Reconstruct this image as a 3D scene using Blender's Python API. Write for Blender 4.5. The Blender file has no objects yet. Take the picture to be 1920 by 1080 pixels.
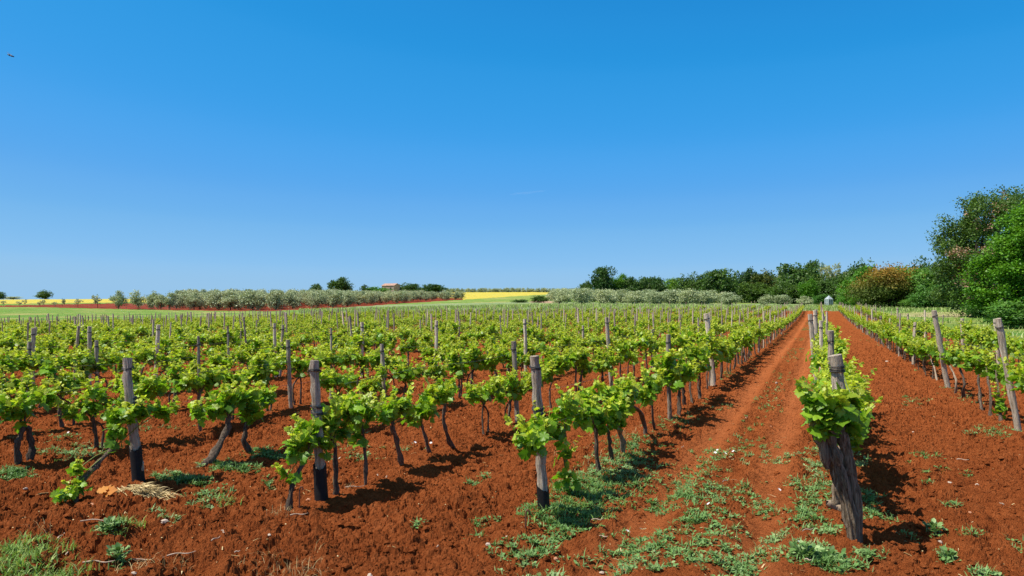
import bpy, math, random
import numpy as np
from mathutils import Vector, Matrix

random.seed(7); RNG = np.random.default_rng(7)
scene = bpy.context.scene
COL = scene.collection
F = 1387.0; HY = 572.0; H = 1.7; CX = 960.0
TH = math.radians(22.55); S, C = math.sin(TH), math.cos(TH)

# ------------------------------------------------------------------ noise
_T = np.random.default_rng(3).random((256, 256))
def vn(x, y, s=0):
    x = np.asarray(x, float) + s * 17.31; y = np.asarray(y, float) + s * 9.77
    xi = np.floor(x).astype(np.int64); yi = np.floor(y).astype(np.int64)
    fx = x - xi; fy = y - yi
    fx = fx * fx * (3 - 2 * fx); fy = fy * fy * (3 - 2 * fy)
    a = _T[xi & 255, yi & 255]; b = _T[(xi + 1) & 255, yi & 255]
    c = _T[xi & 255, (yi + 1) & 255]; d = _T[(xi + 1) & 255, (yi + 1) & 255]
    return (a * (1 - fx) + b * fx) * (1 - fy) + (c * (1 - fx) + d * fx) * fy
def fbm(x, y, o=4, s=0):
    r = 0; a = 0.5; t = 0
    for i in range(o):
        k = 2.03 ** i; ca, sa = math.cos(i * 0.9), math.sin(i * 0.9)
        r = r + a * vn((x * ca + y * sa) * k, (y * ca - x * sa) * k, s + i); t += a; a *= 0.5
    return r / t

# ------------------------------------------------------------------ terrain
TY = np.array([0, 20, 50, 80, 110, 150, 180, 250, 400, 700, 4000.])
TX = {
 0:    [0, 0, -.45, -.9, -.5, 1.05, 1.96, 2.6, 4.58, 4.2, 3.5],
 400:  [0, 0, -.22, -.42, .2, .42, .68, 2.8, 5.2, 4.6, 3.5],
 640:  [0, 0, -.05, .03, .67, .85, 1.06, 2.6, 5.7, 5.0, 3.5],
 860:  [0, 0, 0.0, .1, 1.07, 1.38, 1.83, 3.1, 8.5, 7.5, 3.5],
 1000: [0, 0, 0.02, .15, 1.3, 1.7, 2.2, 3.7, 8.6, 7.5, 3.5],
 1200: [0, 0, 0.03, .2, 1.3, 1.6, 1.96, 3.1, 7.2, 6.0, 3.5],
 1400: [0, 0, 0.04, .3, 1.15, 1.4, 1.7, 2.6, 5.2, 5.0, 3.5],
 1550: [0, 0, .05, .42, 1.05, 1.45, 1.7, 2.5, 4.6, 5.0, 3.5],
 1750: [0, 0, .2, .75, 1.05, 1.3, 1.6, 2.4, 4.6, 5.0, 3.5],
 1920: [0, 0, .3, 1.0, 1.5, 1.9, 2.1, 2.8, 4.6, 5.0, 3.5]}
_cx = np.array([-3000] + sorted(TX) + [6000], float); _k = sorted(TX)
_tab = np.array([TX[0]] + [TX[k] for k in _k] + [TX[1920]])
def terr(X, Y):
    X = np.asarray(X, float); Y = np.asarray(Y, float)
    Yc = np.clip(Y, 0, 3999.)
    x = CX + F * X / np.maximum(Y, 15.0); x = np.clip(x, -2999, 5999)
    j = np.clip(np.searchsorted(_cx, x, side='right') - 1, 0, len(_cx) - 2)
    fx = (x - _cx[j]) / (_cx[j + 1] - _cx[j])
    i = np.clip(np.searchsorted(TY, Yc, side='right') - 1, 0, len(TY) - 2)
    fy = (Yc - TY[i]) / (TY[i + 1] - TY[i])
    def cat(row):
        im = np.maximum(i - 1, 0); ip = np.minimum(i + 2, len(TY) - 1)
        p0, p1, p2, p3 = _tab[row, im], _tab[row, i], _tab[row, i + 1], _tab[row, ip]
        h = TY[i + 1] - TY[i]
        m1 = np.where(i > 0, (p2 - p0) / np.maximum(TY[i + 1] - TY[im], 1) * h, 0)
        m2 = (p3 - p1) / np.maximum(TY[ip] - TY[i], 1) * h
        t = fy; t2 = t * t; t3 = t2 * t
        return (2*t3-3*t2+1)*p1 + (t3-2*t2+t)*m1 + (-2*t3+3*t2)*p2 + (t3-t2)*m2
    return cat(j) * (1 - fx) + cat(j + 1) * fx
def PA(X, Y): return X * C - Y * S, X * S + Y * C
def XY(p, a): return p * C + a * S, -p * S + a * C
ROWS = [4.45, 2.45, 0.2, -2.05, -4.0, -5.95, -7.85] + [-7.85 - 1.95 * i for i in range(1, 42)]
R_OFF = 2          # index of the row beside the lane
_rows_sorted = np.array(sorted(ROWS))
def yend(x):       # far end of the vineyard as depth, per picture column
    return np.interp(x, [0, 400, 640, 1000, 1300, 1550, 1700, 1920], [80, 85, 90, 90, 95, 100, 88, 70])
def ground(X, Y, detail=True):
    X = np.asarray(X, float); Y = np.asarray(Y, float)
    z = terr(X, Y); p, a = PA(X, Y)
    x = CX + F * X / np.maximum(Y, 2.0)
    inv = (Y < yend(x) + 2) & (p < 5.6)
    j = np.clip(np.searchsorted(_rows_sorted, p), 1, len(_rows_sorted) - 1)
    d = np.minimum(np.abs(p - _rows_sorted[j]), np.abs(p - _rows_sorted[j - 1]))
    n1 = fbm(p * 1.3, a * 0.35, 3, 1)
    m = np.exp(-(d / .30) ** 2) * (0.012 + .06 * (vn(p * .8, a * .9, 5) - .3))
    # tilled strips either side of the rows: bigger clods
    til = np.exp(-((d - .62) / .28) ** 2)
    lane = ((p > -1.75) & (p < -.05)).astype(float) * np.clip((1.75 + p) / .3, 0, 1) * np.clip((-.05 - p) / .2, 0, 1)
    und = (n1 - .5) * .07
    big = (fbm(X * 2.1, Y * 2.1, 3, 9) - .5) * .06
    z2 = m + und + big
    # wheel ruts in the lane
    for pc in (-.43, -1.28):
        r = np.exp(-((p - pc) / .13) ** 2)
        z2 = z2 - r * .045 + .02 * np.exp(-((np.abs(p - pc) - .22) / .07) ** 2)
        tread = np.maximum(0, np.sin((a + np.abs(p - pc) * .9) * 2 * math.pi / .085)) * .011
        z2 = z2 + np.where(Y < 25, tread * np.exp(-((p - pc) / .11) ** 4), 0)
    rut = np.exp(-((p + .43) / .15) ** 2) + np.exp(-((p + 1.28) / .15) ** 2)
    if detail:
        w = np.clip(1.15 - Y / 45.0, .25, 1)
        q = .55 + .9 * vn(X * .9, Y * .9, 21) + .5 * til
        q = q * (1 - .35 * lane) * (1 - .75 * np.clip(rut, 0, 1))
        wx = X + .05 * vn(X * 6, Y * 6, 50); wy = Y + .05 * vn(X * 6, Y * 6, 51)
        def bil(k, s): return np.abs(2 * vn((wx + .3 * wy) * k, (wy - .3 * wx) * k, s) - 1)
        c = .034 * bil(6.1, 11) + .026 * bil(13, 12) + .018 * bil(26, 13) + .012 * bil(49, 14)
        th = np.clip((fbm(X * 5.3, Y * 5.3, 3, 31) - .5) * 2.5, 0, 1) * .05   # loose heaps
        z2 = z2 + w * q * (c * .95 + th * (.5 + .5 * bil(17, 35)) - .046)
        z2 = z2 + w * .045 * (vn(p * 7, a * .4, 41) - .5) * (1 - .6 * til) + .045 * (vn(p * 2.8, a * .3, 42) - .5)
        z2 = z2 - w * q * .045 * np.clip((fbm(X * 6.5, Y * 6.5, 2, 71) - .62) * 6, 0, 1)      # pits between lumps
        jt = np.random.default_rng(17).random(X.shape) - .5
        z2 = z2 + jt * np.minimum(.0016 * np.maximum(Y, 3), .03) * np.clip(q, .2, 1.2)
    g = (fbm(X * .5, Y * .5, 3, 77) - .5) * .25
    return z + np.where(inv, z2, g * np.clip((Y - 20) / 30, 0, 1) + .02)
def gz(X, Y): return float(ground(np.array([X]), np.array([Y]), False)[0])
def at(x, y, lo=3.0, hi=130.0):     # picture pixel -> point on the ground
    u = (x - CX) / F; Ys = np.geomspace(lo, hi, 900); z = ground(u * Ys, Ys, False)
    py = HY + (H - z) * F / Ys
    i = int(np.argmax(py <= y)); Y = float(Ys[i]); return Vector((u * Y, Y, float(z[i])))
def rowdepth(p, x):
    u = (x - CX) / F; return p / (C * u - S)
def rp(p, x, y):                    # pixel on the upright plane of one row
    Y = rowdepth(p, x); return Vector(((x - CX) / F * Y, Y, H + (HY - y) / F * Y))

# ------------------------------------------------------------------ mesh builder
class MB:
    def __init__(s): s.v = []; s.f = []; s.mi = []; s.t = []; s.n = 0; s.sm = []
    def add(s, V, Fc, mi=0, tint=None, smooth=True):
        V = np.asarray(V, float); Fc = np.asarray(Fc, np.int64)
        s.v.append(V); s.f.append(Fc + s.n); s.mi.append(np.full(len(Fc), mi)); s.sm.append(np.full(len(Fc), smooth))
        if tint is None: tint = np.tile([.5, .5, .5], (len(V), 1))
        tint = np.asarray(tint, float)
        if tint.ndim == 1: tint = np.tile(tint, (len(V), 1))
        s.t.append(tint); s.n += len(V)
    def mesh(s, name, mats):
        me = bpy.data.meshes.new(name)
        V = np.concatenate(s.v); me.vertices.add(len(V)); me.vertices.foreach_set('co', V.astype(np.float32).ravel())
        tot = np.concatenate([np.full(len(f), f.shape[1]) for f in s.f]); idx = np.concatenate([f.ravel() for f in s.f])
        me.loops.add(len(idx)); me.loops.foreach_set('vertex_index', idx.astype(np.int32))
        me.polygons.add(len(tot)); st = np.concatenate([[0], np.cumsum(tot)[:-1]])
        me.polygons.foreach_set('loop_start', st.astype(np.int32)); me.polygons.foreach_set('loop_total', tot.astype(np.int32))
        me.polygons.foreach_set('material_index', np.concatenate(s.mi).astype(np.int32))
        me.polygons.foreach_set('use_smooth', np.concatenate(s.sm).astype(bool))
        at_ = me.attributes.new('tint', 'FLOAT_COLOR', 'POINT')
        T = np.concatenate(s.t); T = np.concatenate([T, np.ones((len(T), 1))], 1)
        at_.data.foreach_set('color', T.astype(np.float32).ravel())
        for m in mats: me.materials.append(m)
        me.update(calc_edges=True); return me
    def obj(s, name, mats, parent=None):
        if not isinstance(mats, (list, tuple)): mats = [mats]
        o = bpy.data.objects.new(name, s.mesh(name, mats)); COL.objects.link(o); o.parent = parent; return o
def empty(name, loc, rz=0):
    o = bpy.data.objects.new(name, None); COL.objects.link(o); o.location = loc; o.rotation_euler = (0, 0, rz)
    o.empty_display_size = .1; return o
def tag(o, label=None, cat=None, group=None, kind=None):
    if label: o['label'] = label
    if cat: o['category'] = cat
    if group: o['group'] = group
    if kind: o['kind'] = kind
    return o
def linked(me, name, parent=None):
    o = bpy.data.objects.new(name, me); COL.objects.link(o); o.parent = parent; return o
def smoothpath(P, n):
    P = [Vector(p) for p in P]
    if len(P) < 3: return [P[0].lerp(P[-1], i / (n - 1)) for i in range(n)]
    out = []; m = len(P) - 1
    for i in range(n):
        t = i / (n - 1) * m; k = min(int(t), m - 1); f = t - k
        p0 = P[max(k - 1, 0)]; p1 = P[k]; p2 = P[k + 1]; p3 = P[min(k + 2, m)]
        out.append(.5 * ((2 * p1) + (-p0 + p2) * f + (2 * p0 - 5 * p1 + 4 * p2 - p3) * f * f + (-p0 + 3 * p1 - 3 * p2 + p3) * f ** 3))
    return out
def tube(mb, P, R, sides=6, rough=0.0, seed=0, mi=0, tint=None, cap=True, square=0.0):
    n = len(P); r = np.random.default_rng(seed); rings = []
    up = Vector((.13, .97, .2)).normalized()
    ph = r.random() * 6.28
    ang = np.linspace(0, 2 * math.pi, sides, endpoint=False)
    flute = 1 + rough * (r.random(sides) - .5) * 1.4
    for i, p in enumerate(P):
        d = (P[min(i + 1, n - 1)] - P[max(i - 1, 0)]).normalized()
        x = d.cross(up)
        if x.length < .05: x = d.cross(Vector((1, 0, 0)))
        x.normalize(); y = d.cross(x)
        k = flute * (1 + rough * (r.random(sides) - .5) * .8) * (1 + rough * .35 * math.sin(i * 1.9 + ph))
        if square: 
            a2 = ang + math.pi / 4; k = k * (1 + square * (1 / np.maximum(np.abs(np.cos(a2 * 1 - math.pi/4)), np.abs(np.sin(a2 - math.pi/4))) - 1))
        rad = R[i] * k
        for a, q in zip(ang, rad):
            v = p + x * (math.cos(a) * q) + y * (math.sin(a) * q); rings.append((v.x, v.y, v.z))
    V = np.array(rings); Fc = []
    for i in range(n - 1):
        for j in range(sides):
            a = i * sides + j; b = i * sides + (j + 1) % sides
            Fc.append((a, b, b + sides, a + sides))
    mb.add(V, Fc, mi, tint)
    if cap:
        c = np.array([[P[-1].x, P[-1].y, P[-1].z]]); ring = V[-sides:]
        mb.add(np.concatenate([c, ring]), [(0, 1 + j, 1 + (j + 1) % sides) for j in range(sides)], mi, tint, smooth=False)

# leaves -------------------------------------------------------------
def _leaf_hi():
    half = [(.00, .02), (.14, -.10), (.30, -.06), (.42, .06), (.50, .10), (.46, .22), (.56, .34), (.62, .46), (.48, .48), (.35, .50), (.42, .64), (.40, .78), (.26, .80), (.14, .92), (.0, 1.08)]
    pts = half + [(-x, y) for x, y in reversed(half[1:-1])]
    V = [(0, .38, 0)] + [(x, y, 0) for x, y in pts]
    V = np.array(V); r2 = V[:, 0] ** 2 + (V[:, 1] - .38) ** 2
    V[:, 2] = -.40 * r2 + .16 * np.abs(V[:, 0]) + .06 * np.sin(V[:, 0] * 14 + V[:, 1] * 9)
    n = len(pts); return V, np.array([(0, 1 + i, 1 + (i + 1) % n) for i in range(n)])
def _leaf_mid():
    half = [(0, .03), (.32, -.08), (.52, .12), (.6, .45), (.34, .5), (.40, .76), (0, 1.05)]
    pts = half + [(-x, y) for x, y in reversed(half[1:-1])]
    V = np.array([(0, .4, 0)] + [(x, y, 0) for x, y in pts]); r2 = V[:, 0] ** 2 + (V[:, 1] - .4) ** 2
    V[:, 2] = -.4 * r2 + .15 * np.abs(V[:, 0]); n = len(pts)
    return V, np.array([(0, 1 + i, 1 + (i + 1) % n) for i in range(n)])
LEAF_HI = _leaf_hi(); LEAF_MID = _leaf_mid()
LEAF_Q = (np.array([(0, 0, 0), (.5, .45, -.08), (0, 1, -.16), (-.5, .45, -.08), (0, .45, .06)]), np.array([(0, 1, 4), (1, 2, 4), (2, 3, 4), (3, 0, 4)]))
LEAF_D = (np.array([(0, 0, 0), (.5, .45, 0), (0, 1, 0), (-.5, .45, 0)]), np.array([(0, 1, 2, 3)]))
LEAF_OV = (np.array([(0, 0, 0), (.32, .3, .06), (.3, .7, .02), (0, 1, -.1), (-.3, .7, .02), (-.32, .3, .06)]), np.array([(0, 1, 2, 3), (0, 3, 4, 5)]))
LEAF_BL = (np.array([(-.06, 0, 0), (.06, 0, 0), (.045, .55, .03), (0, 1, -.1), (-.045, .55, .03)]), np.array([(0, 1, 2), (0, 2, 4), (4, 2, 3)]))
def nrm(a): return a / np.maximum(np.linalg.norm(a, axis=1, keepdims=True), 1e-9)
def leaves(mb, T, P, D, N, Sz, tint, mi=0):
    """T template, P base points, D tip directions, N normals, Sz sizes"""
    P = np.asarray(P); D = nrm(np.asarray(D)); N = np.asarray(N)
    X = nrm(np.cross(D, N)); N = np.cross(X, D)
    V, Fc = T; n = len(P); m = len(V)
    Sz = np.asarray(Sz).reshape(n, 1, 1)
    W = (V[None, :, 0:1] * X[:, None, :] + V[None, :, 1:2] * D[:, None, :] + V[None, :, 2:3] * N[:, None, :]) * Sz + P[:, None, :]
    FF = (Fc[None] + (np.arange(n) * m)[:, None, None]).reshape(-1, Fc.shape[1])
    mb.add(W.reshape(-1, 3), FF, mi, np.repeat(np.asarray(tint), m, axis=0))

# ------------------------------------------------------------------ materials
def mat(name):
    m = bpy.data.materials.new(name); m.use_nodes = True; nt = m.node_tree; nt.nodes.clear()
    out = nt.nodes.new('ShaderNodeOutputMaterial'); return m, nt, out
def nd(nt, t, **k):
    n = nt.nodes.new(t)
    for a, b in k.items():
        if a in n.inputs: n.inputs[a].default_value = b
        else: setattr(n, a, b)
    return n
def ramp(nt, fac, stops):
    r = nt.nodes.new('ShaderNodeValToRGB'); e = r.color_ramp.elements
    while len(e) > 2: e.remove(e[-1])
    for i, (p, c) in enumerate(stops):
        if i < 2: e[i].position = p; e[i].color = (*c, 1)
        else: q = e.new(p); q.color = (*c, 1)
    if fac is not None: nt.links.new(fac, r.inputs[0])
    return r
def mixc(nt, f, a, b, mode='MIX'):
    m = nt.nodes.new('ShaderNodeMix'); m.data_type = 'RGBA'; m.blend_type = mode
    for s, v in ((0, f), (6, a), (7, b)):
        if hasattr(v, 'is_linked'): nt.links.new(v, m.inputs[s])
        elif s == 0: m.inputs[0].default_value = v
        else: m.inputs[s].default_value = (*v, 1)
    return m.outputs[2]
def noise(nt, scale, detail=4, rough=.6, vec=None, dist=0):
    n = nd(nt, 'ShaderNodeTexNoise'); n.inputs['Scale'].default_value = scale; n.inputs['Detail'].default_value = detail
    n.inputs['Roughness'].default_value = rough; n.inputs['Distortion'].default_value = dist
    if vec is not None: nt.links.new(vec, n.inputs['Vector'])
    return n.outputs[0]
def bump(nt, h, strength, dist, prev=None):
    b = nd(nt, 'ShaderNodeBump'); b.inputs['Strength'].default_value = strength; b.inputs['Distance'].default_value = dist
    nt.links.new(h, b.inputs['Height'])
    if prev is not None: nt.links.new(prev, b.inputs['Normal'])
    return b.outputs[0]
def princ(nt, out, col, rough=.8, normal=None, spec=.3):
    p = nt.nodes.new('ShaderNodeBsdfPrincipled')
    if hasattr(col, 'is_linked'): nt.links.new(col, p.inputs['Base Color'])
    else: p.inputs['Base Color'].default_value = (*col, 1)
    p.inputs['Roughness'].default_value = rough; p.inputs['Specular IOR Level'].default_value = spec
    if normal is not None: nt.links.new(normal, p.inputs['Normal'])
    nt.links.new(p.outputs[0], out.inputs[0]); return p
def pos(nt): return nd(nt, 'ShaderNodeNewGeometry').outputs['Position']
def objc(nt): return nd(nt, 'ShaderNodeTexCoord').outputs['Object']
def mapping(nt, vec, sc, rot=(0, 0, 0)):
    m = nd(nt, 'ShaderNodeMapping'); m.inputs['Scale'].default_value = sc; m.inputs['Rotation'].default_value = rot
    nt.links.new(vec, m.inputs['Vector']); return m.outputs[0]
def tintrgb(nt):
    a = nd(nt, 'ShaderNodeAttribute', attribute_name='tint'); s = nd(nt, 'ShaderNodeSeparateColor')
    nt.links.new(a.outputs['Color'], s.inputs[0]); return s.outputs

def leafmat(name, deep, mid, young, trans=.4, rough=.5, spec=.35, objvar=0.0, tcol=(1.2, 1.25, .6)):
    m, nt, out = mat(name); t = tintrgb(nt)
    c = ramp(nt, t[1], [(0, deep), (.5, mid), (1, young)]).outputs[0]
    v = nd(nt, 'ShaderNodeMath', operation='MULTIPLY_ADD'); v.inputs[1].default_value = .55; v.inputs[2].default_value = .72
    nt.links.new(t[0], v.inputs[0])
    hs = nd(nt, 'ShaderNodeHueSaturation'); nt.links.new(c, hs.inputs['Color'])
    if objvar:
        oi = nd(nt, 'ShaderNodeObjectInfo'); q = nd(nt, 'ShaderNodeMath', operation='MULTIPLY_ADD')
        q.inputs[1].default_value = objvar; q.inputs[2].default_value = 1 - objvar / 2; nt.links.new(oi.outputs['Random'], q.inputs[0])
        w = nd(nt, 'ShaderNodeMath', operation='MULTIPLY'); nt.links.new(q.outputs[0], w.inputs[0]); nt.links.new(v.outputs[0], w.inputs[1])
        nt.links.new(w.outputs[0], hs.inputs['Value'])
        h2 = nd(nt, 'ShaderNodeMath', operation='MULTIPLY_ADD'); h2.inputs[1].default_value = -.03; h2.inputs[2].default_value = .515
        nt.links.new(oi.outputs['Random'], h2.inputs[0]); nt.links.new(h2.outputs[0], hs.inputs['Hue'])
    else: nt.links.new(v.outputs[0], hs.inputs['Value'])
    col = hs.outputs[0]
    p = princ(nt, out, col, rough, None, spec)
    tr = nd(nt, 'ShaderNodeBsdfTranslucent'); tc = mixc(nt, 1.0, col, tcol, 'MULTIPLY'); nt.links.new(tc, tr.inputs[0])
    mx = nd(nt, 'ShaderNodeMixShader'); mx.inputs[0].default_value = trans
    nt.links.new(p.outputs[0], mx.inputs[1]); nt.links.new(tr.outputs[0], mx.inputs[2]); nt.links.new(mx.outputs[0], out.inputs[0])
    return m
M = {}
M['vine'] = leafmat('vine_leaf', (.085, .22, .012), (.23, .42, .022), (.54, .60, .055), .45, .42, .4)
M['vinefar'] = leafmat('vine_leaf_far', (.11, .25, .015), (.25, .42, .024), (.50, .56, .055), .35, .55, .25)
M['shoot'] = leafmat('green_shoot', (.16, .22, .03), (.22, .25, .04), (.30, .22, .06), .1)
M['oak'] = leafmat('oak_leaf', (.034, .078, .013), (.072, .145, .019), (.145, .23, .03), .25, .5, .3, .5)
M['bright'] = leafmat('ash_leaf', (.060, .16, .010), (.125, .28, .016), (.22, .40, .03), .3, .5, .3, .3)
M['shrub'] = leafmat('shrub_leaf', (.05, .13, .018), (.09, .22, .028), (.17, .33, .045), .25, .5, .3, .5)
M['olive'] = leafmat('olive_leaf', (.24, .29, .13), (.38, .43, .22), (.56, .60, .36), .25, .5, .35, .25, (1.1, 1.1, .8))
M['orange'] = leafmat('rusty_leaf', (.07, .12, .018), (.26, .17, .025), (.46, .24, .04), .25, .6, .2)
M['bronze'] = leafmat('bronze_leaf', (.035, .075, .014), (.10, .13, .02), (.22, .19, .035), .2, .5, .2)
M['pale'] = leafmat('pale_leaf', (.24, .27, .11), (.40, .41, .20), (.56, .55, .34), .3, .6, .2)
M['dead'] = leafmat('dead_leaf', (.20, .11, .06), (.34, .20, .12), (.48, .32, .22), .15, .8, .1)
M['weed'] = leafmat('weed_leaf', (.08, .18, .035), (.155, .285, .075), (.31, .41, .17), .25, .55, .3, 0, (1.1, 1.1, .7))
M['grass'] = leafmat('grass_blade', (.10, .22, .03), (.25, .38, .08), (.50, .52, .22), .3, .6, .2)
M['straw'] = leafmat('straw', (.36, .25, .10), (.50, .37, .17), (.62, .48, .26), .1, .8, .1)
M['petal'] = leafmat('petal', (.8, .78, .78), (.85, .82, .84), (.9, .88, .88), .3, .6, .1)
M['dryleaf'] = leafmat('orange_dry_leaf', (.40, .13, .02), (.55, .20, .03), (.65, .30, .06), .3, .6, .2)

def soil():
    m, nt, out = mat('red_soil'); P = pos(nt); t = tintrgb(nt)
    n1 = noise(nt, .9, 5, .6, P); n2 = noise(nt, 9, 6, .7, P); n3 = noise(nt, 60, 5, .7, P)
    c1 = ramp(nt, n1, [(.3, (.20, .053, .016)), (.7, (.345, .101, .030))]).outputs[0]
    c2 = ramp(nt, n2, [(.28, (.14, .034, .011)), (.5, (.285, .080, .024)), (.75, (.43, .143, .049))]).outputs[0]
    c = mixc(nt, .55, c1, c2)
    c3 = ramp(nt, n3, [(.3, (.55, .5, .5)), (.62, (1.15, 1.1, 1.05)), (.78, (1.5, 1.5, 1.5))]).outputs[0]
    c = mixc(nt, .8, c, c3, 'MULTIPLY')
    c = mixc(nt, t[0], c, (.47, .150, .052))       # compacted dusty tracks
    b = bump(nt, noise(nt, 26, 8, .8, P), 1.0, .03); b = bump(nt, noise(nt, 120, 5, .8, P), .8, .008, b)
    princ(nt, out, c, .95, b, .0); return m
M['soil'] = soil()
def fieldmat(name, a, b, c, sc=.05, patch=None):
    m, nt, out = mat(name); P = pos(nt)
    n = noise(nt, sc, 5, .6, mapping(nt, P, (1, 2.2, 1)), .4); n2 = noise(nt, 2.2, 5, .75, P)
    col = ramp(nt, n, [(.3, a), (.5, b), (.68, c)]).outputs[0]
    col = mixc(nt, .8, col, ramp(nt, n2, [(.25, (.55, .58, .5)), (.75, (1.35, 1.3, 1.3))]).outputs[0], 'MULTIPLY')
    princ(nt, out, col, .9, bump(nt, noise(nt, 5, 5, .8, P), .8, .25), .1); return m
M['meadow'] = fieldmat('meadow_grass', (.10, .25, .03), (.19, .29, .055), (.42, .36, .13), .07)
M['palegrass'] = fieldmat('pale_tall_grass', (.19, .27, .10), (.25, .32, .14), (.32, .36, .17), .09)
M['yellow'] = fieldmat('yellow_crop', (.50, .41, .055), (.58, .47, .07), (.47, .43, .09), .06)
M['orchsoil'] = fieldmat('orchard_soil', (.17, .032, .015), (.23, .042, .018), (.30, .065, .028), .3)
M['drymeadow'] = fieldmat('dry_meadow', (.26, .30, .08), (.42, .36, .17), (.52, .42, .24), .2)
M['sand'] = fieldmat('pale_earth', (.45, .30, .18), (.5, .34, .22), (.56, .4, .26), .4)
def wood(name, cols, zs=.07, sc=60, bstr=1):
    m, nt, out = mat(name); O = objc(nt); oi = nd(nt, 'ShaderNodeObjectInfo')
    st = mapping(nt, O, (1, 1, zs)); va = nd(nt, 'ShaderNodeVectorMath', operation='ADD'); nt.links.new(st, va.inputs[0])
    rr = nd(nt, 'ShaderNodeMath', operation='MULTIPLY'); rr.inputs[1].default_value = 37; nt.links.new(oi.outputs['Random'], rr.inputs[0]); nt.links.new(rr.outputs[0], va.inputs[1])
    v = va.outputs[0]
    n = noise(nt, sc, 6, .7, v, .3); n2 = noise(nt, 6, 4, .6, v); n3 = noise(nt, sc * 1.9, 4, .6, v)
    c = ramp(nt, n, [(.30, cols[0]), (.46, cols[1]), (.72, cols[2])]).outputs[0]
    c = mixc(nt, .5, c, ramp(nt, n2, [(.3, (.55, .52, .5)), (.7, (1.25, 1.22, 1.2))]).outputs[0], 'MULTIPLY')
    cr = ramp(nt, n3, [(.31, (.28, .24, .20)), (.43, (1, 1, 1))]).outputs[0]; c = mixc(nt, .8, c, cr, 'MULTIPLY')
    val = nd(nt, 'ShaderNodeHueSaturation'); nt.links.new(c, val.inputs['Color'])
    q = nd(nt, 'ShaderNodeMath', operation='MULTIPLY_ADD'); q.inputs[1].default_value = .5; q.inputs[2].default_value = .75
    nt.links.new(oi.outputs['Random'], q.inputs[0]); nt.links.new(q.outputs[0], val.inputs['Value'])
    b = bump(nt, n, bstr, .02); b = bump(nt, n3, .7, .008, b)
    princ(nt, out, val.outputs[0], .9, b, .15); return m
M['post'] = wood('weathered_post', ((.14, .105, .072), (.46, .37, .27), (.78, .67, .52)))
M['palepost'] = wood('pale_post', ((.32, .25, .16), (.62, .51, .37), (.82, .72, .56)))
M['bark'] = wood('vine_bark', ((.035, .024, .017), (.12, .085, .06), (.28, .21, .15)), .12, 80, 1)
M['palebark'] = wood('peeled_bark', ((.16, .10, .06), (.34, .25, .17), (.50, .40, .29)), .1, 60, .8)
M['herobark'] = wood('old_bark', ((.055, .036, .023), (.27, .195, .125), (.60, .48, .34)), .06, 60, 1.3)
M['treebark'] = wood('tree_bark', ((.02, .016, .012), (.05, .04, .03), (.10, .08, .065)), .3, 6, 1)
def plain(name, col, rough=.6, spec=.3, metal=0, var=.3, sc=40):
    m, nt, out = mat(name); n = noise(nt, sc, 4, .6, objc(nt))
    c = mixc(nt, 1, col, ramp(nt, n, [(.3, (1 - var,) * 3), (.7, (1 + var,) * 3)]).outputs[0], 'MULTIPLY')
    p = princ(nt, out, c, rough, bump(nt, n, .3, .004), spec); p.inputs['Metallic'].default_value = metal; return m
M['tar'] = plain('black_tar', (.010, .009, .009), .6)
M['wire'] = plain('dark_wire', (.05, .045, .042), .6, .4, .3)
M['steel'] = plain('galvanised_wire', (.30, .29, .28), .5, .4, .6)
M['rust'] = plain('rusty_iron', (.13, .05, .028), .8)
M['stone'] = plain('pale_stone', (.52, .40, .30), .85)
M['stonered'] = plain('dusty_stone', (.46, .22, .12), .85)
M['twig'] = plain('dry_twig', (.42, .30, .21), .85)
M['insect'] = plain('insect_body', (.02, .018, .03), .4)
M['stonewall'] = plain('stone_wall', (.36, .29, .22), .9, .2, 0, .35, 1.2)
M['rooftile'] = plain('terracotta_roof', (.42, .26, .19), .85, .2, 0, .3, 1.5)
M['dark'] = plain('dark_opening', (.03, .028, .025), .8)
M['white'] = plain('white_frame', (.7, .72, .72), .5)
M['film'] = plain('dusty_glass', (.20, .25, .24), .3, .5, 0, .4, 1.6)
M['filmroof'] = plain('dusty_roof_glass', (.42, .46, .47), .3, .5, 0, .2, 1.6)
def wing():
    m, nt, out = mat('insect_wing'); p = princ(nt, out, (.35, .3, .35), .3); p.inputs['Alpha'].default_value = .5; return m
M['wing'] = wing()

# ------------------------------------------------------------------ ground sheet split by field
def zones(xp, yp, X, Y):
    p, a = PA(X, Y)
    z = np.full(X.shape, 1)                                     # meadow
    jit = (fbm(X * .15, Y * .15, 3, 5) - .5) * 1.2
    vy = (Y < yend(xp) + 2) & (p < 5.7 + (vn(X * .5, Y * .5, 3) - .5) * 1.0)
    z[vy] = 0
    far = (Y > 100) & ~vy
    lo = np.interp(xp, [-200, 0, 160, 320, 500, 640, 750, 868, 880], [575, 575.5, 578, 582, 584, 577.5, 569.5, 562, 500])
    hi = np.interp(xp, [-200, 0, 160, 260, 330, 600, 750, 868], [574, 573, 570, 568.5, 569, 562, 556, 560])
    z[far & (yp < lo + jit * .4) & (yp > hi) & (xp < 872)] = 3
    yl = np.interp(xp, [-300, 0, 320, 700, 860, 1015], [570, 570, 566, 564, 562.5, 552.5])
    z[far & (yp < yl) & (xp < 1045) & (Y < 396) & (Y > 175) & (z == 1)] = 4
    z[far & (z == 1) & (yp > np.interp(xp, [560, 700, 960, 1100, 1500], [577, 566, 566, 567, 567])) & (xp > 560) & (Y < 200)] = 2
    sx = (xp - 1022) / 30; sy = (yp - 566.3) / 2.4
    z[far & (sx * sx + sy * sy < 1)] = 5
    s2 = ((X - 45) / 7) ** 2 + ((Y - 72) / 11) ** 2 + (vn(X * .5, Y * .5, 9) - .5)
    z[(s2 < 1) & (z == 1)] = 6
    return z
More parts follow.
